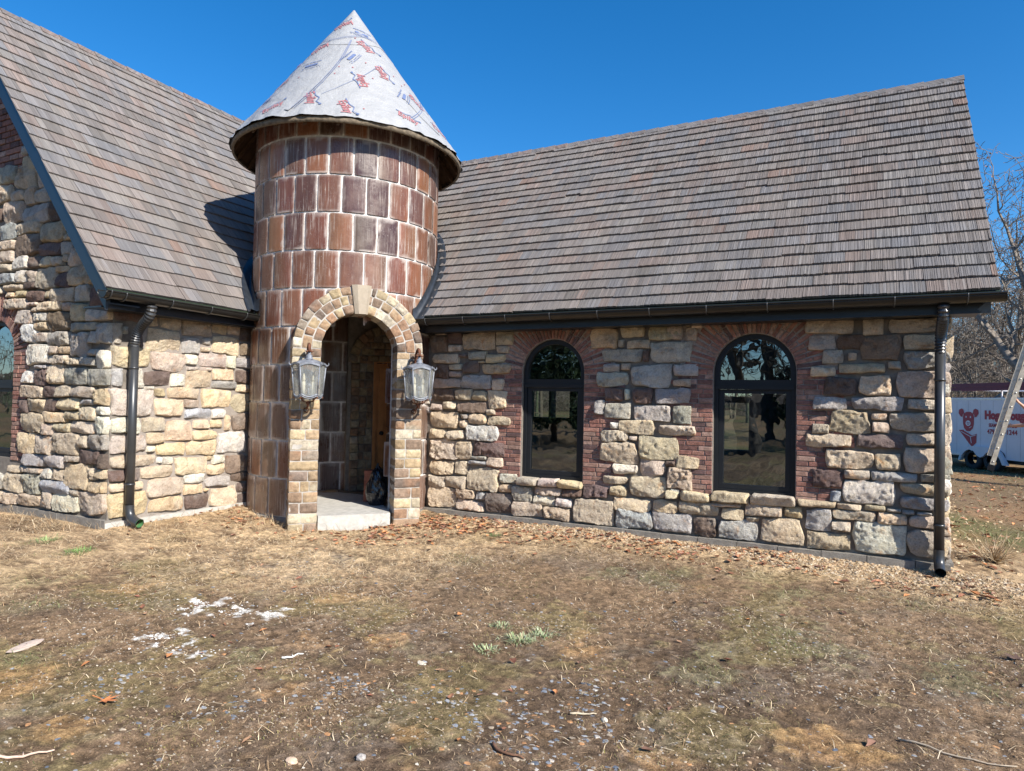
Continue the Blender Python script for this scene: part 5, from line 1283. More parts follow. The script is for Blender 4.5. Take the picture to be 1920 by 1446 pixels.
rock(1.69, -4.75, (.12, .045, .012), 'flat pale pink slab of stone at the left edge of the bare earth', (.50, .40, .33), 5, 'flat_stone')
rock(5.17, -3.88, (.016, .020, .012), 'small round cream stone right of the slate chips', (.58, .52, .42), 7)
rock(3.95, -3.72, (.05, .020, .008), 'thin cream stone flake left of the grass clumps', (.66, .58, .45), 9, 'stone_flake')
rock(4.38, -4.78, (.022, .022, .014), 'grey rounded stone at the bottom edge', (.36, .33, .30), 11)
def tuft(x, y, n, R, L, label, seed, cols):
    r = np.random.default_rng(seed); mb = MB(); xx = x+r.normal(0, R*.5, n); yy = y+r.normal(0, R*.5, n)*.8
    z = gz(xx, yy); L_ = L*r.uniform(.5, 1.3, n); a = np.arctan2(yy-y, xx-x)+r.normal(0, .5, n); up = r.uniform(.25, 1.0, n); W = .0028
    dx, dy = np.cos(a), np.sin(a); px, py = -dy*W, dx*W
    p0 = np.stack([xx-px, yy-py, z-.003], 1); p1 = np.stack([xx+px, yy+py, z-.003], 1); q = np.stack([px, py, px*0], 1)*.8
    m = np.stack([xx+dx*L_*.4, yy+dy*L_*.4, z+L_*.6*up], 1); t = np.stack([xx+dx*L_, yy+dy*L_, z+L_*.45*up], 1)
    V = np.stack([p0, p1, m+q, m-q, t], 1).reshape(-1, 3); b = (np.arange(n)*5)[:, None]; c = cols[r.integers(len(cols), size=n)]*r.uniform(.7, 1.3, (n, 1))
    mb.add(V, b+np.array([[0, 1, 2, 3]]), np.repeat(c, 5, 0)); mb.f.append(b+np.array([[3, 2, 4]]))
    o = mb.build('grass_tuft', bm, loc=(x, y, float(gz(x, y)))); tag(o, label, 'grass tuft', 'grass clumps on the bare earth')
GT = np.array([(.30, .36, .20), (.22, .29, .13), (.38, .42, .27), (.26, .30, .15), (.45, .40, .25)])
tuft(4.32, -3.10, 150, .10, .075, 'largest spiky green grass clump in the middle of the bare earth', 1, GT)
tuft(4.38, -2.90, 80, .07, .07, 'green grass clump just behind the largest one', 2, GT)
tuft(4.20, -3.36, 90, .075, .045, 'low green grass clump in front of and left of the largest one', 3, GT)
tuft(4.07, -2.92, 60, .06, .05, 'small grass clump behind and left of the largest one', 4, GT)
tuft(-.20, -3.36, 130, .13, .07, 'bright green grass clump in the dry grass below the left downspout', 5, np.array([(.14, .24, .07), (.2, .28, .1)]))
tuft(-.86, -3.30, 90, .12, .06, 'green grass clump in the dry grass at the left edge', 6, np.array([(.16, .24, .09), (.22, .28, .12)]))
tuft(3.56, -2.2, 30, .05, .035, 'sparse dry grass tuft in the brown mud left of the grass clumps', 7, SC)
tuft(2.62, -.40, 60, .06, .05, 'small dark green tuft at the edge of the gravel near the porch', 8, np.array([(.10, .16, .06), (.14, .18, .07)]))
def bush(x, y, R, label, seed):
    r = np.random.default_rng(seed); mb = MB(); z = float(gz(x, y))
    for i in range(170):
        a = r.uniform(0, 2*PI); e = r.uniform(.15, 1.2); L = R*r.uniform(.4, 1.1); p = np.array([x, y, z]); d = np.array([math.cos(a)*math.cos(e), math.sin(a)*math.cos(e), math.sin(e)]); pts = [p]
        for k in range(3): d = d+r.normal(0, .3, 3); d /= np.linalg.norm(d); pts.append(pts[-1]+d*L/3)
        mb.tube(pts, [.003, .0025, .002, .001], 3, SC[r.integers(6)]*.7, False)
    o = mb.build('dead_weeds', bm, loc=(x, y, z)); tag(o, label, 'weeds')
bush(7.45, .9, .35, 'brown tangle of dead weeds behind the right corner of the house', 3)

# ------------------------------------------------------------------ trailer
TO = np.array([8.976, 14.789, -.02]); TU = np.array([.567, -.824, 0]); TU /= np.linalg.norm(TU); TN = np.array([TU[1], -TU[0], 0]); 
def fT(u, z, d=0): return TO+TU*u+TN*d+ZP*z         # d > 0 towards the house side
trl = empty('cargo_trailer', TO); tag(trl, 'white enclosed tandem axle trailer with a red pig emblem and gutter firm lettering', 'trailer')
def bT(mb, name, mat, par=trl, smooth=False): return mb.build(name, mat, par, smooth, loc=TO if par is trl else None)
trl.location = (0, 0, 0)
W = 2.0
wp = simple('white_trailer_paint', (.66, .68, .72), .3, 0, .5, 3, .05)
tb = MB()
x0, x1, z0, z1 = -2.2, 2.9, .34, 1.93
arch_cut = [(-.36, z0)]+[(-.0-.36*math.cos(a), .40+.20*math.sin(a)) for a in np.linspace(0.05, PI*.5, 7)]+[(.66+.36*math.sin(a), .40+.20*math.cos(a)) for a in np.linspace(0, PI*.48, 7)]+[(1.02, z0)]
outl = [(x0, z0)]+arch_cut+[(x1, z0), (x1+.0, z1-.06), (x1-.06, z1), (x0+.06, z1), (x0, z1-.06)]
poly_plate(tb, outl, [], lambda u, z, d: fT(u, z, -d), W)
body = bT(tb, 'body', wp)
sm2 = MB()
for u in np.arange(x0+.4, x1, .406): sm2.box(fT(u, z0+.02, .003), TU*.006, TN*-.004, ZP*(z1-z0-.1))
for u in np.arange(x0+.05, x1, .1016): sm2.tube([fT(u, z1-.07, .0), fT(u, z1-.07, .005)], .006, 5)
bT(sm2, 'panel_seams', simple('seam_grey', (.45, .46, .48), .5))  # seams and rivets share one plain grey
rl = MB(); rl.box(fT(x0, z1-.05, .012), TU*(x1-x0), TN*-.012, ZP*.03); rl.box(fT(x0, z0, .012), TU*(1.8-.0), TN*-.011, ZP*.045)
bT(rl, 'trim_rail', simple('aluminium_trim', (.6, .6, .6), .35, .6))
fd = MB(); op = [(-.42, .22), (-.36, .38), (-.26, .52), (-.12, .60), (.08, .63), (.58, .63), (.78, .60), (.92, .52), (1.02, .38), (1.14, .20), (1.02, .20), (.95, .34), (.86, .46), (.72, .53), (.55, .50), (.42, .38), (.32, .34), (.22, .38), (.10, .50), (-.06, .53), (-.20, .46), (-.30, .34), (-.35, .22)]
poly_plate(fd, op, [], lambda u, z, d: fT(u, z, .10-d), .10, )
bT(fd, 'fender', wp)
tyre = simple('tyre_rubber', (.045, .045, .048), .75, 0, .3, 30, .2); hub = simple('grey_steel_wheel', (.20, .21, .22), .4, .5)
for u in (0, .64):
    for d in (.04, -W+.12):
        wl = MB(); prof = [(.16, -.0), (.25, .0), (.288, -.02), (.295, -.05), (.295, -.13), (.285, -.16), (.16, -.17)]
        t = np.linspace(0, 2*PI, 33); P = np.array([[fT(u+rr_*math.cos(a), .29+rr_*math.sin(a), d+w_) for rr_, w_ in prof] for a in t]); wl.grid(P)
        wh = bT(wl, 'wheel', tyre, trl, True)
        hb = MB(); P = np.array([[fT(u+rr_*math.cos(a), .29+rr_*math.sin(a), d+w_) for rr_, w_ in [(.17, .002), (.155, .0), (.145, -.045), (.075, -.05), (.065, .0), (.035, .02), (0, .022)]] for a in t]); hb.grid(P)
        for k in range(8):
            a = 2*PI*k/8; hb.tube([fT(u+.10*math.cos(a), .29+.10*math.sin(a), d-.045), fT(u+.10*math.cos(a), .29+.10*math.sin(a), d-.02)], .012, 6)
        h_ = hb.build('wheel_hub', hub, wh, True); 
ax = MB()
for u in (0, .64): ax.tube([fT(u, .29, 0), fT(u, .29, -W+.1)], .035, 8)
ax.box(fT(x0+.1, z0-.10, -.1), TU*(x1-x0+.6), TN*-.08, ZP*.10); ax.box(fT(x0+.1, z0-.10, -W+.1), TU*(x1-x0+.6), TN*.08, ZP*.10)
bT(ax, 'chassis', M['frame'])
def decal(mb, polys, d=.006):
    for p in polys:
        tri = tessellate_polygon([[Vector((a, b, 0)) for a, b in p]]); mb.add([fT(a, b, d) for a, b in p], [tuple(q) for q in tri]+[tuple(reversed(q)) for q in []])
redp = simple('red_vinyl', (.36, .025, .05), .4, 0, .4, 5, .05); whp = simple('white_vinyl', (.72, .74, .78), .4)
pg = MB(); cx0, cz0 = -.17, 1.27
def ell(cx_, cz_, a, b, n=20, rot=0): return [(cx_+a*math.cos(t)*math.cos(rot)-b*math.sin(t)*math.sin(rot), cz_+a*math.cos(t)*math.sin(rot)+b*math.sin(t)*math.cos(rot)) for t in np.linspace(0, 2*PI, n+1)[:-1]]
decal(pg, [[(cx0-.19, 1.40), (cx0-.155, 1.50), (cx0-.07, 1.545), (cx0+.07, 1.545), (cx0+.155, 1.50), (cx0+.19, 1.40), (cx0+.185, 1.22), (cx0+.15, 1.10), (cx0+.06, 1.02), (cx0-.06, 1.02), (cx0-.15, 1.10), (cx0-.185, 1.22)]])
decal(pg, [[(cx0-.15, 1.51), (cx0-.17, 1.60), (cx0-.23, 1.635), (cx0-.33, 1.60), (cx0-.34, 1.50), (cx0-.28, 1.42), (cx0-.21, 1.40), (cx0-.195, 1.46)]], .0075)
decal(pg, [[(2*cx0-a, b) for a, b in [(cx0-.15, 1.51), (cx0-.17, 1.60), (cx0-.23, 1.635), (cx0-.33, 1.60), (cx0-.34, 1.50), (cx0-.28, 1.42), (cx0-.21, 1.40), (cx0-.195, 1.46)]]], .0075)
decal(pg, [[(cx0-.33, 1.04), (cx0-.16, 1.05), (cx0+.12, .93), (cx0+.28, .96), (cx0+.27, .72), (cx0+.13, .60), (cx0+.05, .66)]], .006)
bT(pg, 'pig_emblem', redp)
pw = MB()
decal(pw, [ell(cx0-.075, 1.405, .022, .026), ell(cx0+.075, 1.405, .022, .026), ell(cx0-.005, 1.235, .085, .075)], .010)
for pl_ in ([(cx0-.26, 1.0), (cx0+.06, .87), (cx0+.10, .70), (cx0+.12, .70), (cx0+.08, .885), (cx0-.26, 1.015)], [(cx0+.08, .87), (cx0+.25, .91), (cx0+.25, .925), (cx0+.07, .885)], [(cx0-.16, 1.035), (cx0+.12, .915), (cx0+.26, .945), (cx0+.26, .955), (cx0+.12, .93), (cx0-.14, 1.045)]): decal(pw, [pl_], .010)
decal(pw, [[(cx0+.03, 1.10), (cx0+.11, 1.14), (cx0+.115, 1.155), (cx0+.03, 1.115)]], .010)
bT(pw, 'emblem_highlights', whp)
pn_ = MB(); decal(pn_, [ell(cx0-.035, 1.245, .018, .024), ell(cx0+.028, 1.245, .018, .024), [(cx0-.05, 1.205), (cx0+.045, 1.205), (cx0, 1.185)]], .013); bT(pn_, 'snout_marks', redp)
def lettering(body_, u0, u1, zc, h, bold, name):
    V, F_ = textmesh(body_, h/.7, bold); V[:, 0] = (V[:, 0]-V[:, 0].min())/(V[:, 0].max()-V[:, 0].min())*(u1-u0)+u0; V[:, 1] = V[:, 1]-V[:, 1].mean()+zc
    mb = MB(); mb.add([fT(a, b, .007) for a, b, _ in V], F_); bT(mb, name, redp)
lettering('Hog Trough', .37, 1.70, 1.435, .20, .022, 'lettering')
lettering('SEAMLESS GUTTERS', .50, 1.36, 1.21, .085, .004, 'lettering')
lettering('479-3', .45, .80, 1.045, .12, .004, 'lettering'); lettering('-1244', .99, 1.37, 1.045, .12, .004, 'lettering')
rk = MB()
for d_ in (-.05, -W+.05):
    rk.tube([fT(-.95, 2.17, d_), fT(2.7, 2.17, d_)], .022, 8)
    for u in (-.95, .85, 2.7): rk.tube([fT(u, 1.92, d_), fT(u, 2.17, d_)], .02, 8)
for u in (-.95, .3, 1.5, 2.7): rk.tube([fT(u, 2.17, -.05), fT(u, 2.17, -W+.05)], .02, 8)
bT(rk, 'roof_rack', simple('white_rack_paint', (.72, .72, .74), .4))
# ladder on the rack is a thing of its own
def ladder(name, p0, ax_, side, length, wdt, thk, mats, label, n=None, two=True, rung_out=.0):
    p0, ax_, side = np.array(p0), np.array(ax_)/np.linalg.norm(ax_), np.array(side)/np.linalg.norm(side); nr = np.cross(ax_, side)
    root = empty(name, (0, 0, 0)); tag(root, label, 'ladder')
    for lay in range(2 if two else 1):
        o_ = nr*(thk*1.15*lay); ww = wdt-(.05*lay)
        for sg in (-1, 1):
            mb = MB(); q = p0+o_+side*sg*ww/2-side*.014-nr*thk/2+ax_*(.25*lay); mb.box(q, side*.028, nr*thk, ax_*(length-.25*lay)); mb.build('rail', mats[0], root)
        k = .15+.25*lay; ru = MB()
        while k < length-.1:
            c_ = p0+o_+ax_*k; mb = MB(); mb.tube([c_-side*(ww/2+rung_out), c_+side*(ww/2+rung_out)], .017, 8); mb.build('rung', mats[1], root, True); k += .305
    return root
mar = simple('maroon_fibreglass', (.13, .02, .045), .5); alu = simple('aluminium', (.55, .54, .50), .4, .5)
ladder('roof_ladder', fT(-1.0, 2.27, -.12), TU, TN*1.0+ZP*.0, 4.4, .42, .09, (mar, alu), 'maroon extension ladder lying on the trailer roof rack', two=True)
lb = np.array([8.79, 10.67, .335]); lt = np.array([9.351, 10.603, 2.496])
lax = (lt-lb)/np.linalg.norm(lt-lb)
vr = (lb-np.array(C0)); vr[2] = 0; vr /= np.linalg.norm(vr)
sdv = vr-lax*(vr@lax); sdv /= np.linalg.norm(sdv)
lad = ladder('extension_ladder', lb, lax, sdv, 4.9, .42, .085, (simple('scuffed_pale_rail', (.62, .55, .43), .55, .1, .5, 12, .25), alu), 'tall pale extension ladder held upright in front of the trailer', rung_out=.02)
lf = MB()
for sg in (-.5, .5): q = lb+sdv*sg*.42-np.cross(lax, sdv)*.0-lax*.05; lf.box(q-sdv*.03-np.cross(lax, sdv)*.06, sdv*.06, np.cross(lax, sdv)*.12, lax*.13)
lf.build('foot', M['frame'], lad)

# ------------------------------------------------------------------ person steadying the ladder (almost wholly out of the picture)
def skin(name, verts, edges, rad, mat, parent=None, root=0, sub=2):
    me = bpy.data.meshes.new(name); me.from_pydata([tuple(v) for v in verts], edges, []); o = bpy.data.objects.new(name, me); COL.objects.link(o)
    m = o.modifiers.new('s', 'SKIN'); m.use_smooth_shade = True
    for i, rr_ in enumerate(rad):
        me.skin_vertices[0].data[i].radius = (rr_, rr_) if not hasattr(rr_, '__len__') else rr_; me.skin_vertices[0].data[i].use_root = (i == root)
    s_ = o.modifiers.new('b', 'SUBSURF'); s_.levels = sub; s_.render_levels = sub
    dg = bpy.context.evaluated_depsgraph_get(); m2 = bpy.data.meshes.new_from_object(o.evaluated_get(dg)); o.modifiers.clear(); o.data = m2; bpy.data.meshes.remove(me)
    m2.materials.clear(); m2.materials.append(mat); o.parent = parent
    for p in m2.polygons: p.use_smooth = True; p.material_index = 0
    return o
skinm = simple('skin', (.55, .30, .20), .5, 0, .4, 8, .08)
px_, py_ = 9.62, 10.45
# local frame: f = facing (towards the ladder), l = person's left
fv = np.array([lb[0]+.35-px_, lb[1]-py_-.05, 0]); fv /= np.linalg.norm(fv); lv_ = np.array([-fv[1], fv[0], 0])
def B(f, l, z): return np.array([px_, py_, float(gz(px_, py_))])+fv*f+lv_*l+ZP*z
hr = lb+lax*((1.80-lb[2])/lax[2])-fv*.06; hl = lb+lax*((1.25-lb[2])/lax[2])-fv*.06
V = [B(0, 0, .96), B(.01, 0, 1.12), B(0, 0, 1.32), B(0, 0, 1.46), B(.01, 0, 1.53), B(.02, 0, 1.60), B(.03, 0, 1.70), B(.02, 0, 1.77)]
E_ = [(i, i+1) for i in range(7)]; Rr_ = [(.15, .12), (.14, .11), (.165, .12), (.10, .09), .058, .075, .092, .06]
def limb(start, pts, rads):
    k = start
    for p, rr_ in zip(pts, rads): V.append(p); Rr_.append(rr_); E_.append((k, len(V)-1)); k = len(V)-1
    return k
def arm(sgn, hand):
    sh = B(.0, sgn*.19, 1.43); el = (sh+hand)/2+np.array([0, 0, -.06])+lv_*sgn*.04
    d = (hand-el)/np.linalg.norm(hand-el); w_ = hand-d*.09
    k = limb(3, [sh, (sh+el)/2, el, (el+w_)/2, w_], [.062, .050, .042, .038, .027]); k = limb(k, [w_+d*.05, w_+d*.085], [(.038, .02), (.036, .018)])
    return k, w_+d*.085, d
k1, hp1, d1 = arm(1, hl); k2, hp2, d2 = arm(-1, hr)
for sg in (-1, 1):
    limb(0, [B(0, sg*.095, .88), B(.02, sg*.10, .68), B(.03, sg*.105, .49), B(0, sg*.11, .30), B(-.02, sg*.115, .09), B(.06, sg*.12, .04), B(.16, sg*.13, .035)], [.10, .088, .062, .056, .042, .045, .035])
for hp, dd in ((hp1, d1), (hp2, d2)):
    sd2 = np.cross(dd, ZP); sd2 /= np.linalg.norm(sd2); 
    for q, L_ in zip((-.030, -.010, .010, .030), (.060, .070, .066, .052)):
        k = k1 if hp is hp1 else k2
        limb(k, [hp+ZP*q+dd*.02, hp+ZP*q+dd*L_*.6+sd2*.012, hp+ZP*q+dd*L_*.6+sd2*.045], [.010, .009, .008])
    limb(k, [hp-dd*.045+ZP*.035+sd2*.015, hp-dd*.01+ZP*.05+sd2*.04], [.012, .010])
person = skin('person', V, E_, Rr_, skinm); tag(person, 'person in a red T-shirt reaching up to hold the pale extension ladder', 'person')
shirt = simple('red_tshirt', (.42, .03, .05), .8, 0, .2, 10, .15)
V2 = [B(0, 0, .93), B(.01, 0, 1.12), B(0, 0, 1.32), B(0, 0, 1.45), B(.01, 0, 1.50)]; E2 = [(0, 1), (1, 2), (2, 3), (3, 4)]; R2 = [(.175, .14), (.165, .13), (.185, .14), (.13, .11), .075]
for sg, hand in ((1, hl), (-1, hr)):
    sh = B(.0, sg*.19, 1.43); el = (sh+hand)/2+np.array([0, 0, -.06])+lv_*sg*.04; V2 += [sh, sh+(el-sh)*.75]; E2 += [(3, len(V2)-2), (len(V2)-2, len(V2)-1)]; R2 += [.082, .072]
skin('shirt', V2, E2, R2, shirt, person)
V3 = [B(0, 0, .97)]; E3 = []; R3 = [(.17, .14)]
for sg in (-1, 1):
    k = 0
    for p, rr_ in ((B(0, sg*.095, .86), .115), (B(.02, sg*.10, .68), .10), (B(.03, sg*.105, .49), .08), (B(0, sg*.11, .30), .074), (B(-.02, sg*.115, .12), .068)): V3.append(p); R3.append(rr_); E3.append((k, len(V3)-1)); k = len(V3)-1
skin('trousers', V3, E3, R3, simple('dark_jeans', (.05, .06, .09), .85), person)
for sg in (-1, 1):
    bs = skin('boot', [B(-.05, sg*.115, .05), B(.06, sg*.12, .045), B(.18, sg*.13, .035), B(-.03, sg*.115, .14)], [(0, 1), (1, 2), (0, 3)], [.05, .052, .042, .055], simple('boot_leather', (.10, .06, .035), .6), person)
hm = MB(); T, Ph = np.meshgrid(np.linspace(0, 2*PI, 21), np.linspace(.02, PI*.56, 10), indexing='ij'); D = np.stack([np.cos(T)*np.sin(Ph), np.sin(T)*np.sin(Ph), np.cos(Ph)], -1)
hc = B(.005, 0, 1.715); hm.grid(hc+D*np.array([.105, .105, .115])*(1+.06*fbm(D*6, 3, 2))[..., None]); hm.build('hair', simple('brown_hair', (.06, .035, .02), .7), person, True)
fm_ = MB()
for sg in (-1, 1):
    c_ = B(.105, sg*.033, 1.69); fm_.tube([c_-fv*.01, c_+fv*.004], .011, 8, (.05, .04, .03)); c_ = B(.03, sg*.098, 1.68); fm_.tube([c_-ZP*.03, c_, c_+ZP*.03], [.010, .017, .012], 6, (.5, .27, .18))
fm_.tube([B(.115, 0, 1.69), B(.135, 0, 1.65), B(.115, 0, 1.64)], [.010, .016, .010], 6, (.5, .27, .18)); fm_.tube([B(.108, -.03, 1.612), B(.116, 0, 1.61), B(.108, .03, 1.612)], .007, 6, (.38, .13, .12))
fm_.build('face_features', attrmat('face', .5, 20, .9, 1.1, 0), person, True)

# ------------------------------------------------------------------ trees
bark = attrmat('bark', .9, 12, .65, 1.3, .8, .03, .2, 20)
def make_tree(x, y, h, seed, label, lean=0, spread=.9, twig=4, col=(.17, .145, .12), trunk_r=None, leaves_n=0, tmin=.010, name='bare_tree', group='bare winter trees behind the house', low=.3, az=None):
    r = np.random.default_rng(seed); segs = []; tips = []
    z0 = float(gz(x, y)); R0 = trunk_r or h*.016
    def grow(p, d, L, R, depth):
        n = max(2, int(3+L*.5)) if depth else 8; q = p; rr_ = R
        for i in range(n):
            d = d+r.normal(0, .10+.05*depth, 3)+np.array([0, 0, .05 if depth else .1])*(.5 if depth > 1 else 1); d /= np.linalg.norm(d)
            q2 = q+d*L/n; rn = R*(1-.62*(i+1)/n) if depth < twig else R*(1-.8*(i+1)/n)
            segs.append((q, q2, rr_, rn, depth)); q, rr_ = q2, rn
            if depth < twig and (depth > 0 or (i+1)/n > low):
                for k in range(1 if r.random() < .85 else 2):
                    if depth and r.random() < .15: continue
                    a = r.uniform(0, 2*PI); t = np.cross(d, [math.cos(a), math.sin(a), .3]); t /= np.linalg.norm(t)+1e-9
                    nd = d*r.uniform(.35, .8)+t*spread*r.uniform(.6, 1.1); nd /= np.linalg.norm(nd)
                    grow(q, nd, L*r.uniform(.42, .66), rn*r.uniform(.5, .72), depth+1)
        if depth < twig: grow(q, d, L*.5, rr_, depth+1)
        else: tips.append(q)
    d0 = np.array([lean*math.cos(az or 0), lean*math.sin(az or 0), 1.]); d0 /= np.linalg.norm(d0)
    grow(np.array([x, y, z0-.1]), d0, h*.55, R0, 0)
    root = empty(name, (x, y, z0)); tag(root, label, 'tree', group)
    def mesh(sel, nm, n):
        S = [s for s in segs if sel(s[4])]
        if not S: return
        P0 = np.array([s[0] for s in S]); P1 = np.array([s[1] for s in S]); Ra = np.maximum(np.array([s[2] for s in S]), tmin); Rb = np.maximum(np.array([s[3] for s in S]), tmin*.8)
        D = P1-P0; D /= np.linalg.norm(D, axis=1)[:, None]+1e-9; A = np.cross(D, np.array([.3, .2, .93])); A /= np.linalg.norm(A, axis=1)[:, None]+1e-9; Bv = np.cross(D, A)
        V = []
        for P, R in ((P0, Ra), (P1, Rb)):
            for k in range(n): t = 2*PI*k/n; V.append(P+(A*math.cos(t)+Bv*math.sin(t))*R[:, None])
        V = np.stack(V, 1).reshape(-1, 3); b = (np.arange(len(S))*2*n)[:, None]
        f = np.concatenate([b+np.array([[k, (k+1) % n, n+(k+1) % n, n+k]]) for k in range(n)])
        mb = MB(); mb.add(V, f, np.array(col)*r.uniform(.8, 1.2)); mb.build(nm, bark, root, True, loc=None).matrix_parent_inverse = Matrix.Translation((-x, -y, -z0))
    mesh(lambda d: d == 0, 'trunk', 8); mesh(lambda d: d > 0, 'crown', 3 if h > 0 else 4)
    if leaves_n:
        mb = MB(); T_ = np.array(tips); pick = T_[r.integers(len(T_), size=leaves_n)]+r.normal(0, .12, (leaves_n, 3)); s_ = .05
        a = r.normal(0, 1, (leaves_n, 3)); a /= np.linalg.norm(a, axis=1)[:, None]; b_ = np.cross(a, r.normal(0, 1, (leaves_n, 3))); b_ /= np.linalg.norm(b_, axis=1)[:, None]
        V = np.stack([pick-a*s_, pick+b_*s_*.6, pick+a*s_, pick-b_*s_*.6], 1).reshape(-1, 3); mb.add(V, (np.arange(leaves_n)*4)[:, None]+np.array([[0, 1, 2, 3]]), (.22, .12, .07))
        mb.build('clinging_leaves', lm_, root).matrix_parent_inverse = Matrix.Translation((-x, -y, -z0))
    return root
dirv = lambda px: (lambda v: v/np.linalg.norm(v))(np.array([(px-960)*Rr.x+1260*F.x, (px-960)*Rr.y+1260*F.y]))
def at_dir(px, dist): v = dirv(px)*dist; return C0.x+v[0], C0.y+v[1]
x, y = at_dir(2010, 27); make_tree(x, y, 11.5, 5, 'large spreading bare tree on the far right with brown leaves clinging to its limbs', spread=1.15, twig=5, leaves_n=500, trunk_r=.42, low=.3, col=(.24, .21, .18))
for i, (px, dd, h, lab) in enumerate([(1905, 46, 15, 'bare grey tree above the ladder'), (1868, 52, 13.5, 'slim bare tree left of the tallest right hand trees'), (1815, 44, 8.5, 'low bare tree showing just beside the gutter end'), (1845, 36, 7.5, 'small crooked bare tree behind the trailer pig emblem'), (1800, 58, 10, 'dark upright bare tree nearest the house corner'), (1935, 38, 11, 'bare tree at the right edge behind the ladder top')]):
    x, y = at_dir(px, dd); make_tree(x, y, h, 20+i, lab, twig=5 if h < 12 else 4, tmin=.012, spread=.9, col=[(.16, .14, .12), (.20, .18, .16), (.13, .11, .095)][i % 3], low=.22)
# the winter wood behind: trunks beyond counting
wd_ = MB(); r = np.random.default_rng(77)
def sprig(mb, p, h, R, n, col):
    pts = [p]; d = np.array([r.normal(0, .06), r.normal(0, .06), 1.])
    for k in range(5): d = d+r.normal(0, .05, 3); d /= np.linalg.norm(d); pts.append(pts[-1]+d*h/5)
    mb.tube(pts, [R, R*.85, R*.7, R*.5, R*.3, .01], 4, col, False)
    for _ in range(n):
        k = r.integers(1, 6); q = pts[k-1]+(pts[k]-pts[k-1])*r.random(); a = r.uniform(0, 2*PI); e = r.uniform(.1, 1.1); L = h*r.uniform(.08, .28)
        d2 = np.array([math.cos(a)*math.cos(e), math.sin(a)*math.cos(e), math.sin(e)]); q2 = q+d2*L*.5+r.normal(0, .1, 3); q3 = q2+(d2+r.normal(0, .35, 3))*L*.5
        mb.tube([q, q2, q3], [R*.28, R*.16, .008], 3, col, False)
        for _2 in range(2):
            d3 = d2+r.normal(0, .6, 3); mb.tube([q2, q2+d3*L*.45], [R*.10, .006], 3, col, False)
for i in range(260):
    px = r.uniform(1730, 2250); dd = r.uniform(48, 85); x, y = at_dir(px, dd); h = r.uniform(4.5, 10)*(dd/60)
    c_ = np.array([(.19, .15, .12), (.24, .20, .165), (.14, .12, .10), (.20, .15, .11)][i % 4])
    sprig(wd_, np.array([x, y, -.2]), h, r.uniform(.05, .14), 26, c_)
for i in range(900):
    px = r.uniform(1730, 2250); dd = r.uniform(44, 62); x, y = at_dir(px, dd); sprig(wd_, np.array([x, y, -.2]), r.uniform(1.5, 3.6), .03, 9, np.array([(.26, .19, .13), (.20, .19, .10), (.30, .22, .15)][i % 3]))
for i in range(230):
    a = r.uniform(0, 2*PI); dd = r.uniform(50, 85); x, y = C0.x+dd*math.cos(a), C0.y+dd*math.sin(a)
    if abs((math.degrees(a)-72+180) % 360-180) < 14: continue
    sprig(wd_, np.array([x, y, -.2]), r.uniform(7, 14), r.uniform(.08, .2), 22, np.array([(.17, .14, .11), (.12, .13, .08)][i % 2]))
tag(wd_.build('winter_wood', bark, None, True), kind='stuff')
# dense far tree line: rounded low hills of brush all round the field
hl_ = MB(); n = 240; T = np.linspace(0, 2*PI, n+1); P = np.zeros((n+1, 5, 3))
for i, a in enumerate(T):
    hh = 3.2+1.6*float(fbm(np.array([math.cos(a)*9, math.sin(a)*9, 0.]), 5, 4))
    for k, (d_, z_) in enumerate(((92, -1), (93, hh*.55), (97, hh*.95), (104, hh*1.05), (130, -1))): P[i, k] = (C0.x+d_*math.cos(a), C0.y+d_*math.sin(a), z_*(1+.25*float(fbm(np.array([math.cos(a)*60, math.sin(a)*60, k*2.]), 6, 3))))
hl_.grid(P, (.125, .10, .08)); tag(hl_.build('distant_hills', attrmat('far_brush', .95, 1.2, .4, 1.6, .9, .6, .05, 2.5), None, False), kind='structure')
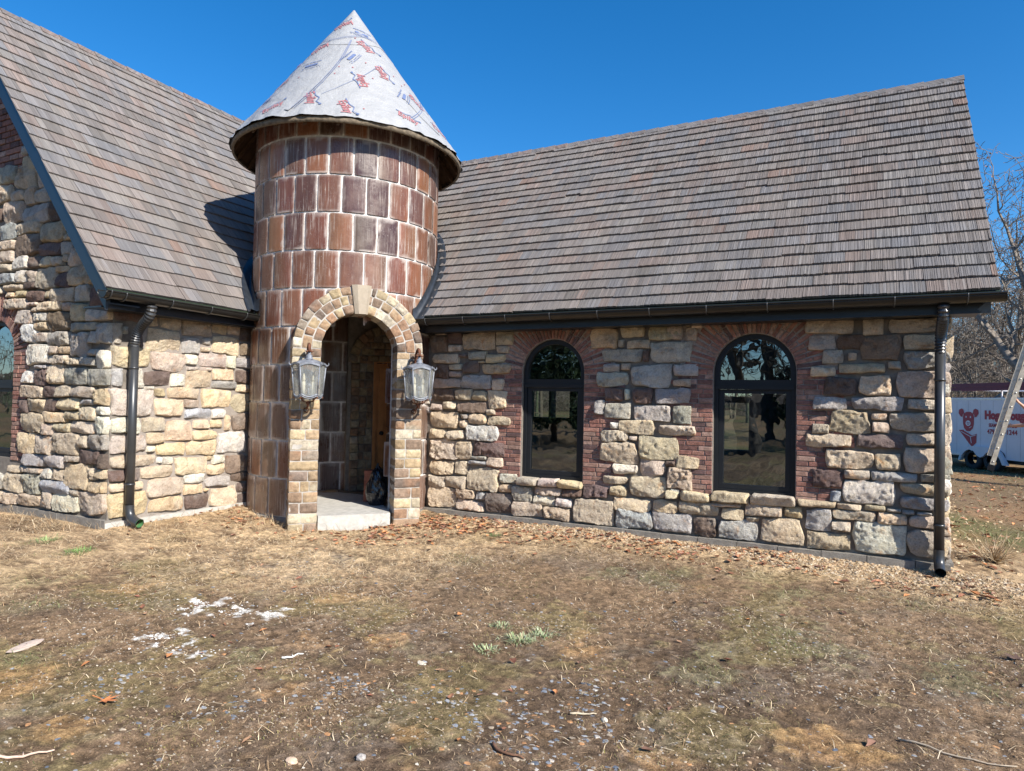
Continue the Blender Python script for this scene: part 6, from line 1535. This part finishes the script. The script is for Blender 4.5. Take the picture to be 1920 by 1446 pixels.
# trees on the viewer's side of the yard, seen in the window glass
for i, (x, y, h, lab) in enumerate([(-4.7, -17, 13, 'dense dark evergreen across the yard, left one of the pair'), (4.9, -27, 13, 'dense dark evergreen across the yard, right one of the pair')]):
    root = empty('evergreen_tree', (x, y, 0)); tag(root, lab, 'tree', 'evergreens across the yard'); r = np.random.default_rng(300+i)
    tk = MB(); tk.tube([(0, 0, -.1), (0, 0, h*.5), (0, 0, h)], [.22, .13, .02], 8, (.12, .09, .07)); tk.build('trunk', bark, root, True)
    n = 26000; z = 1.0+(h-1.0)*r.random(n)**1.2; R = (1-z/h)*2.7*np.sqrt(r.random(n))*(1+.3*np.sin(z*4)); a = r.uniform(0, 2*PI, n); p = np.stack([R*np.cos(a), R*np.sin(a), z-R*.25], 1)
    d1 = r.normal(0, .10, (n, 3)); d2 = r.normal(0, .05, (n, 3)); V = np.stack([p, p+d1, p+d1+d2, p+d2], 1).reshape(-1, 3); lf2 = MB(); c_ = np.array([(.035, .06, .025), (.05, .08, .03), (.028, .045, .022)])[r.integers(3, size=n)]
    lf2.add(V, (np.arange(n)*4)[:, None]+np.array([[0, 1, 2, 3]]), np.repeat(c_, 4, 0)); lf2.build('crown', attrmat('needles', .8, 3, .7, 1.2, 0), root)
for i, (x, y, h, lab) in enumerate([(3.0, -15.5, 11, 'tall bare tree across the yard, nearest of them'), (13.5, -20, 14, 'bare tree across the yard with the widest crown'), (2.5, -26, 13, 'bare tree across the yard left of where the picture was taken'), (9.5, -22, 14, 'bare tree across the yard straight behind the viewer'), (17, -27, 12, 'bare tree across the yard right of the viewer'), (-7, -30, 12, 'bare tree at the far left of the yard')]):
    make_tree(x, y, h, 60+i, lab, twig=4, spread=1.05, low=.2, group='bare trees across the yard', trunk_r=.34, col=(.10, .085, .07))
# green cart seen mirrored in the gable window
gc_ = MB(); gc_.box((-9, -13, 0), (.6, 0, 0), (0, .6, 0), (.0, 0, .95)); gc_.box((-9.04, -13.04, .95), (.68, 0, 0), (0, .68, 0), (0, 0, .07)); gc_.tube([(-8.95, -12.4, .12), (-8.5, -12.4, .12)], .1, 12)
gco = gc_.build('wheeled_bin', simple('teal_plastic', (.10, .30, .26), .5)); tag(gco, 'teal wheeled bin out on the lawn mirrored in the gable window', 'bin')
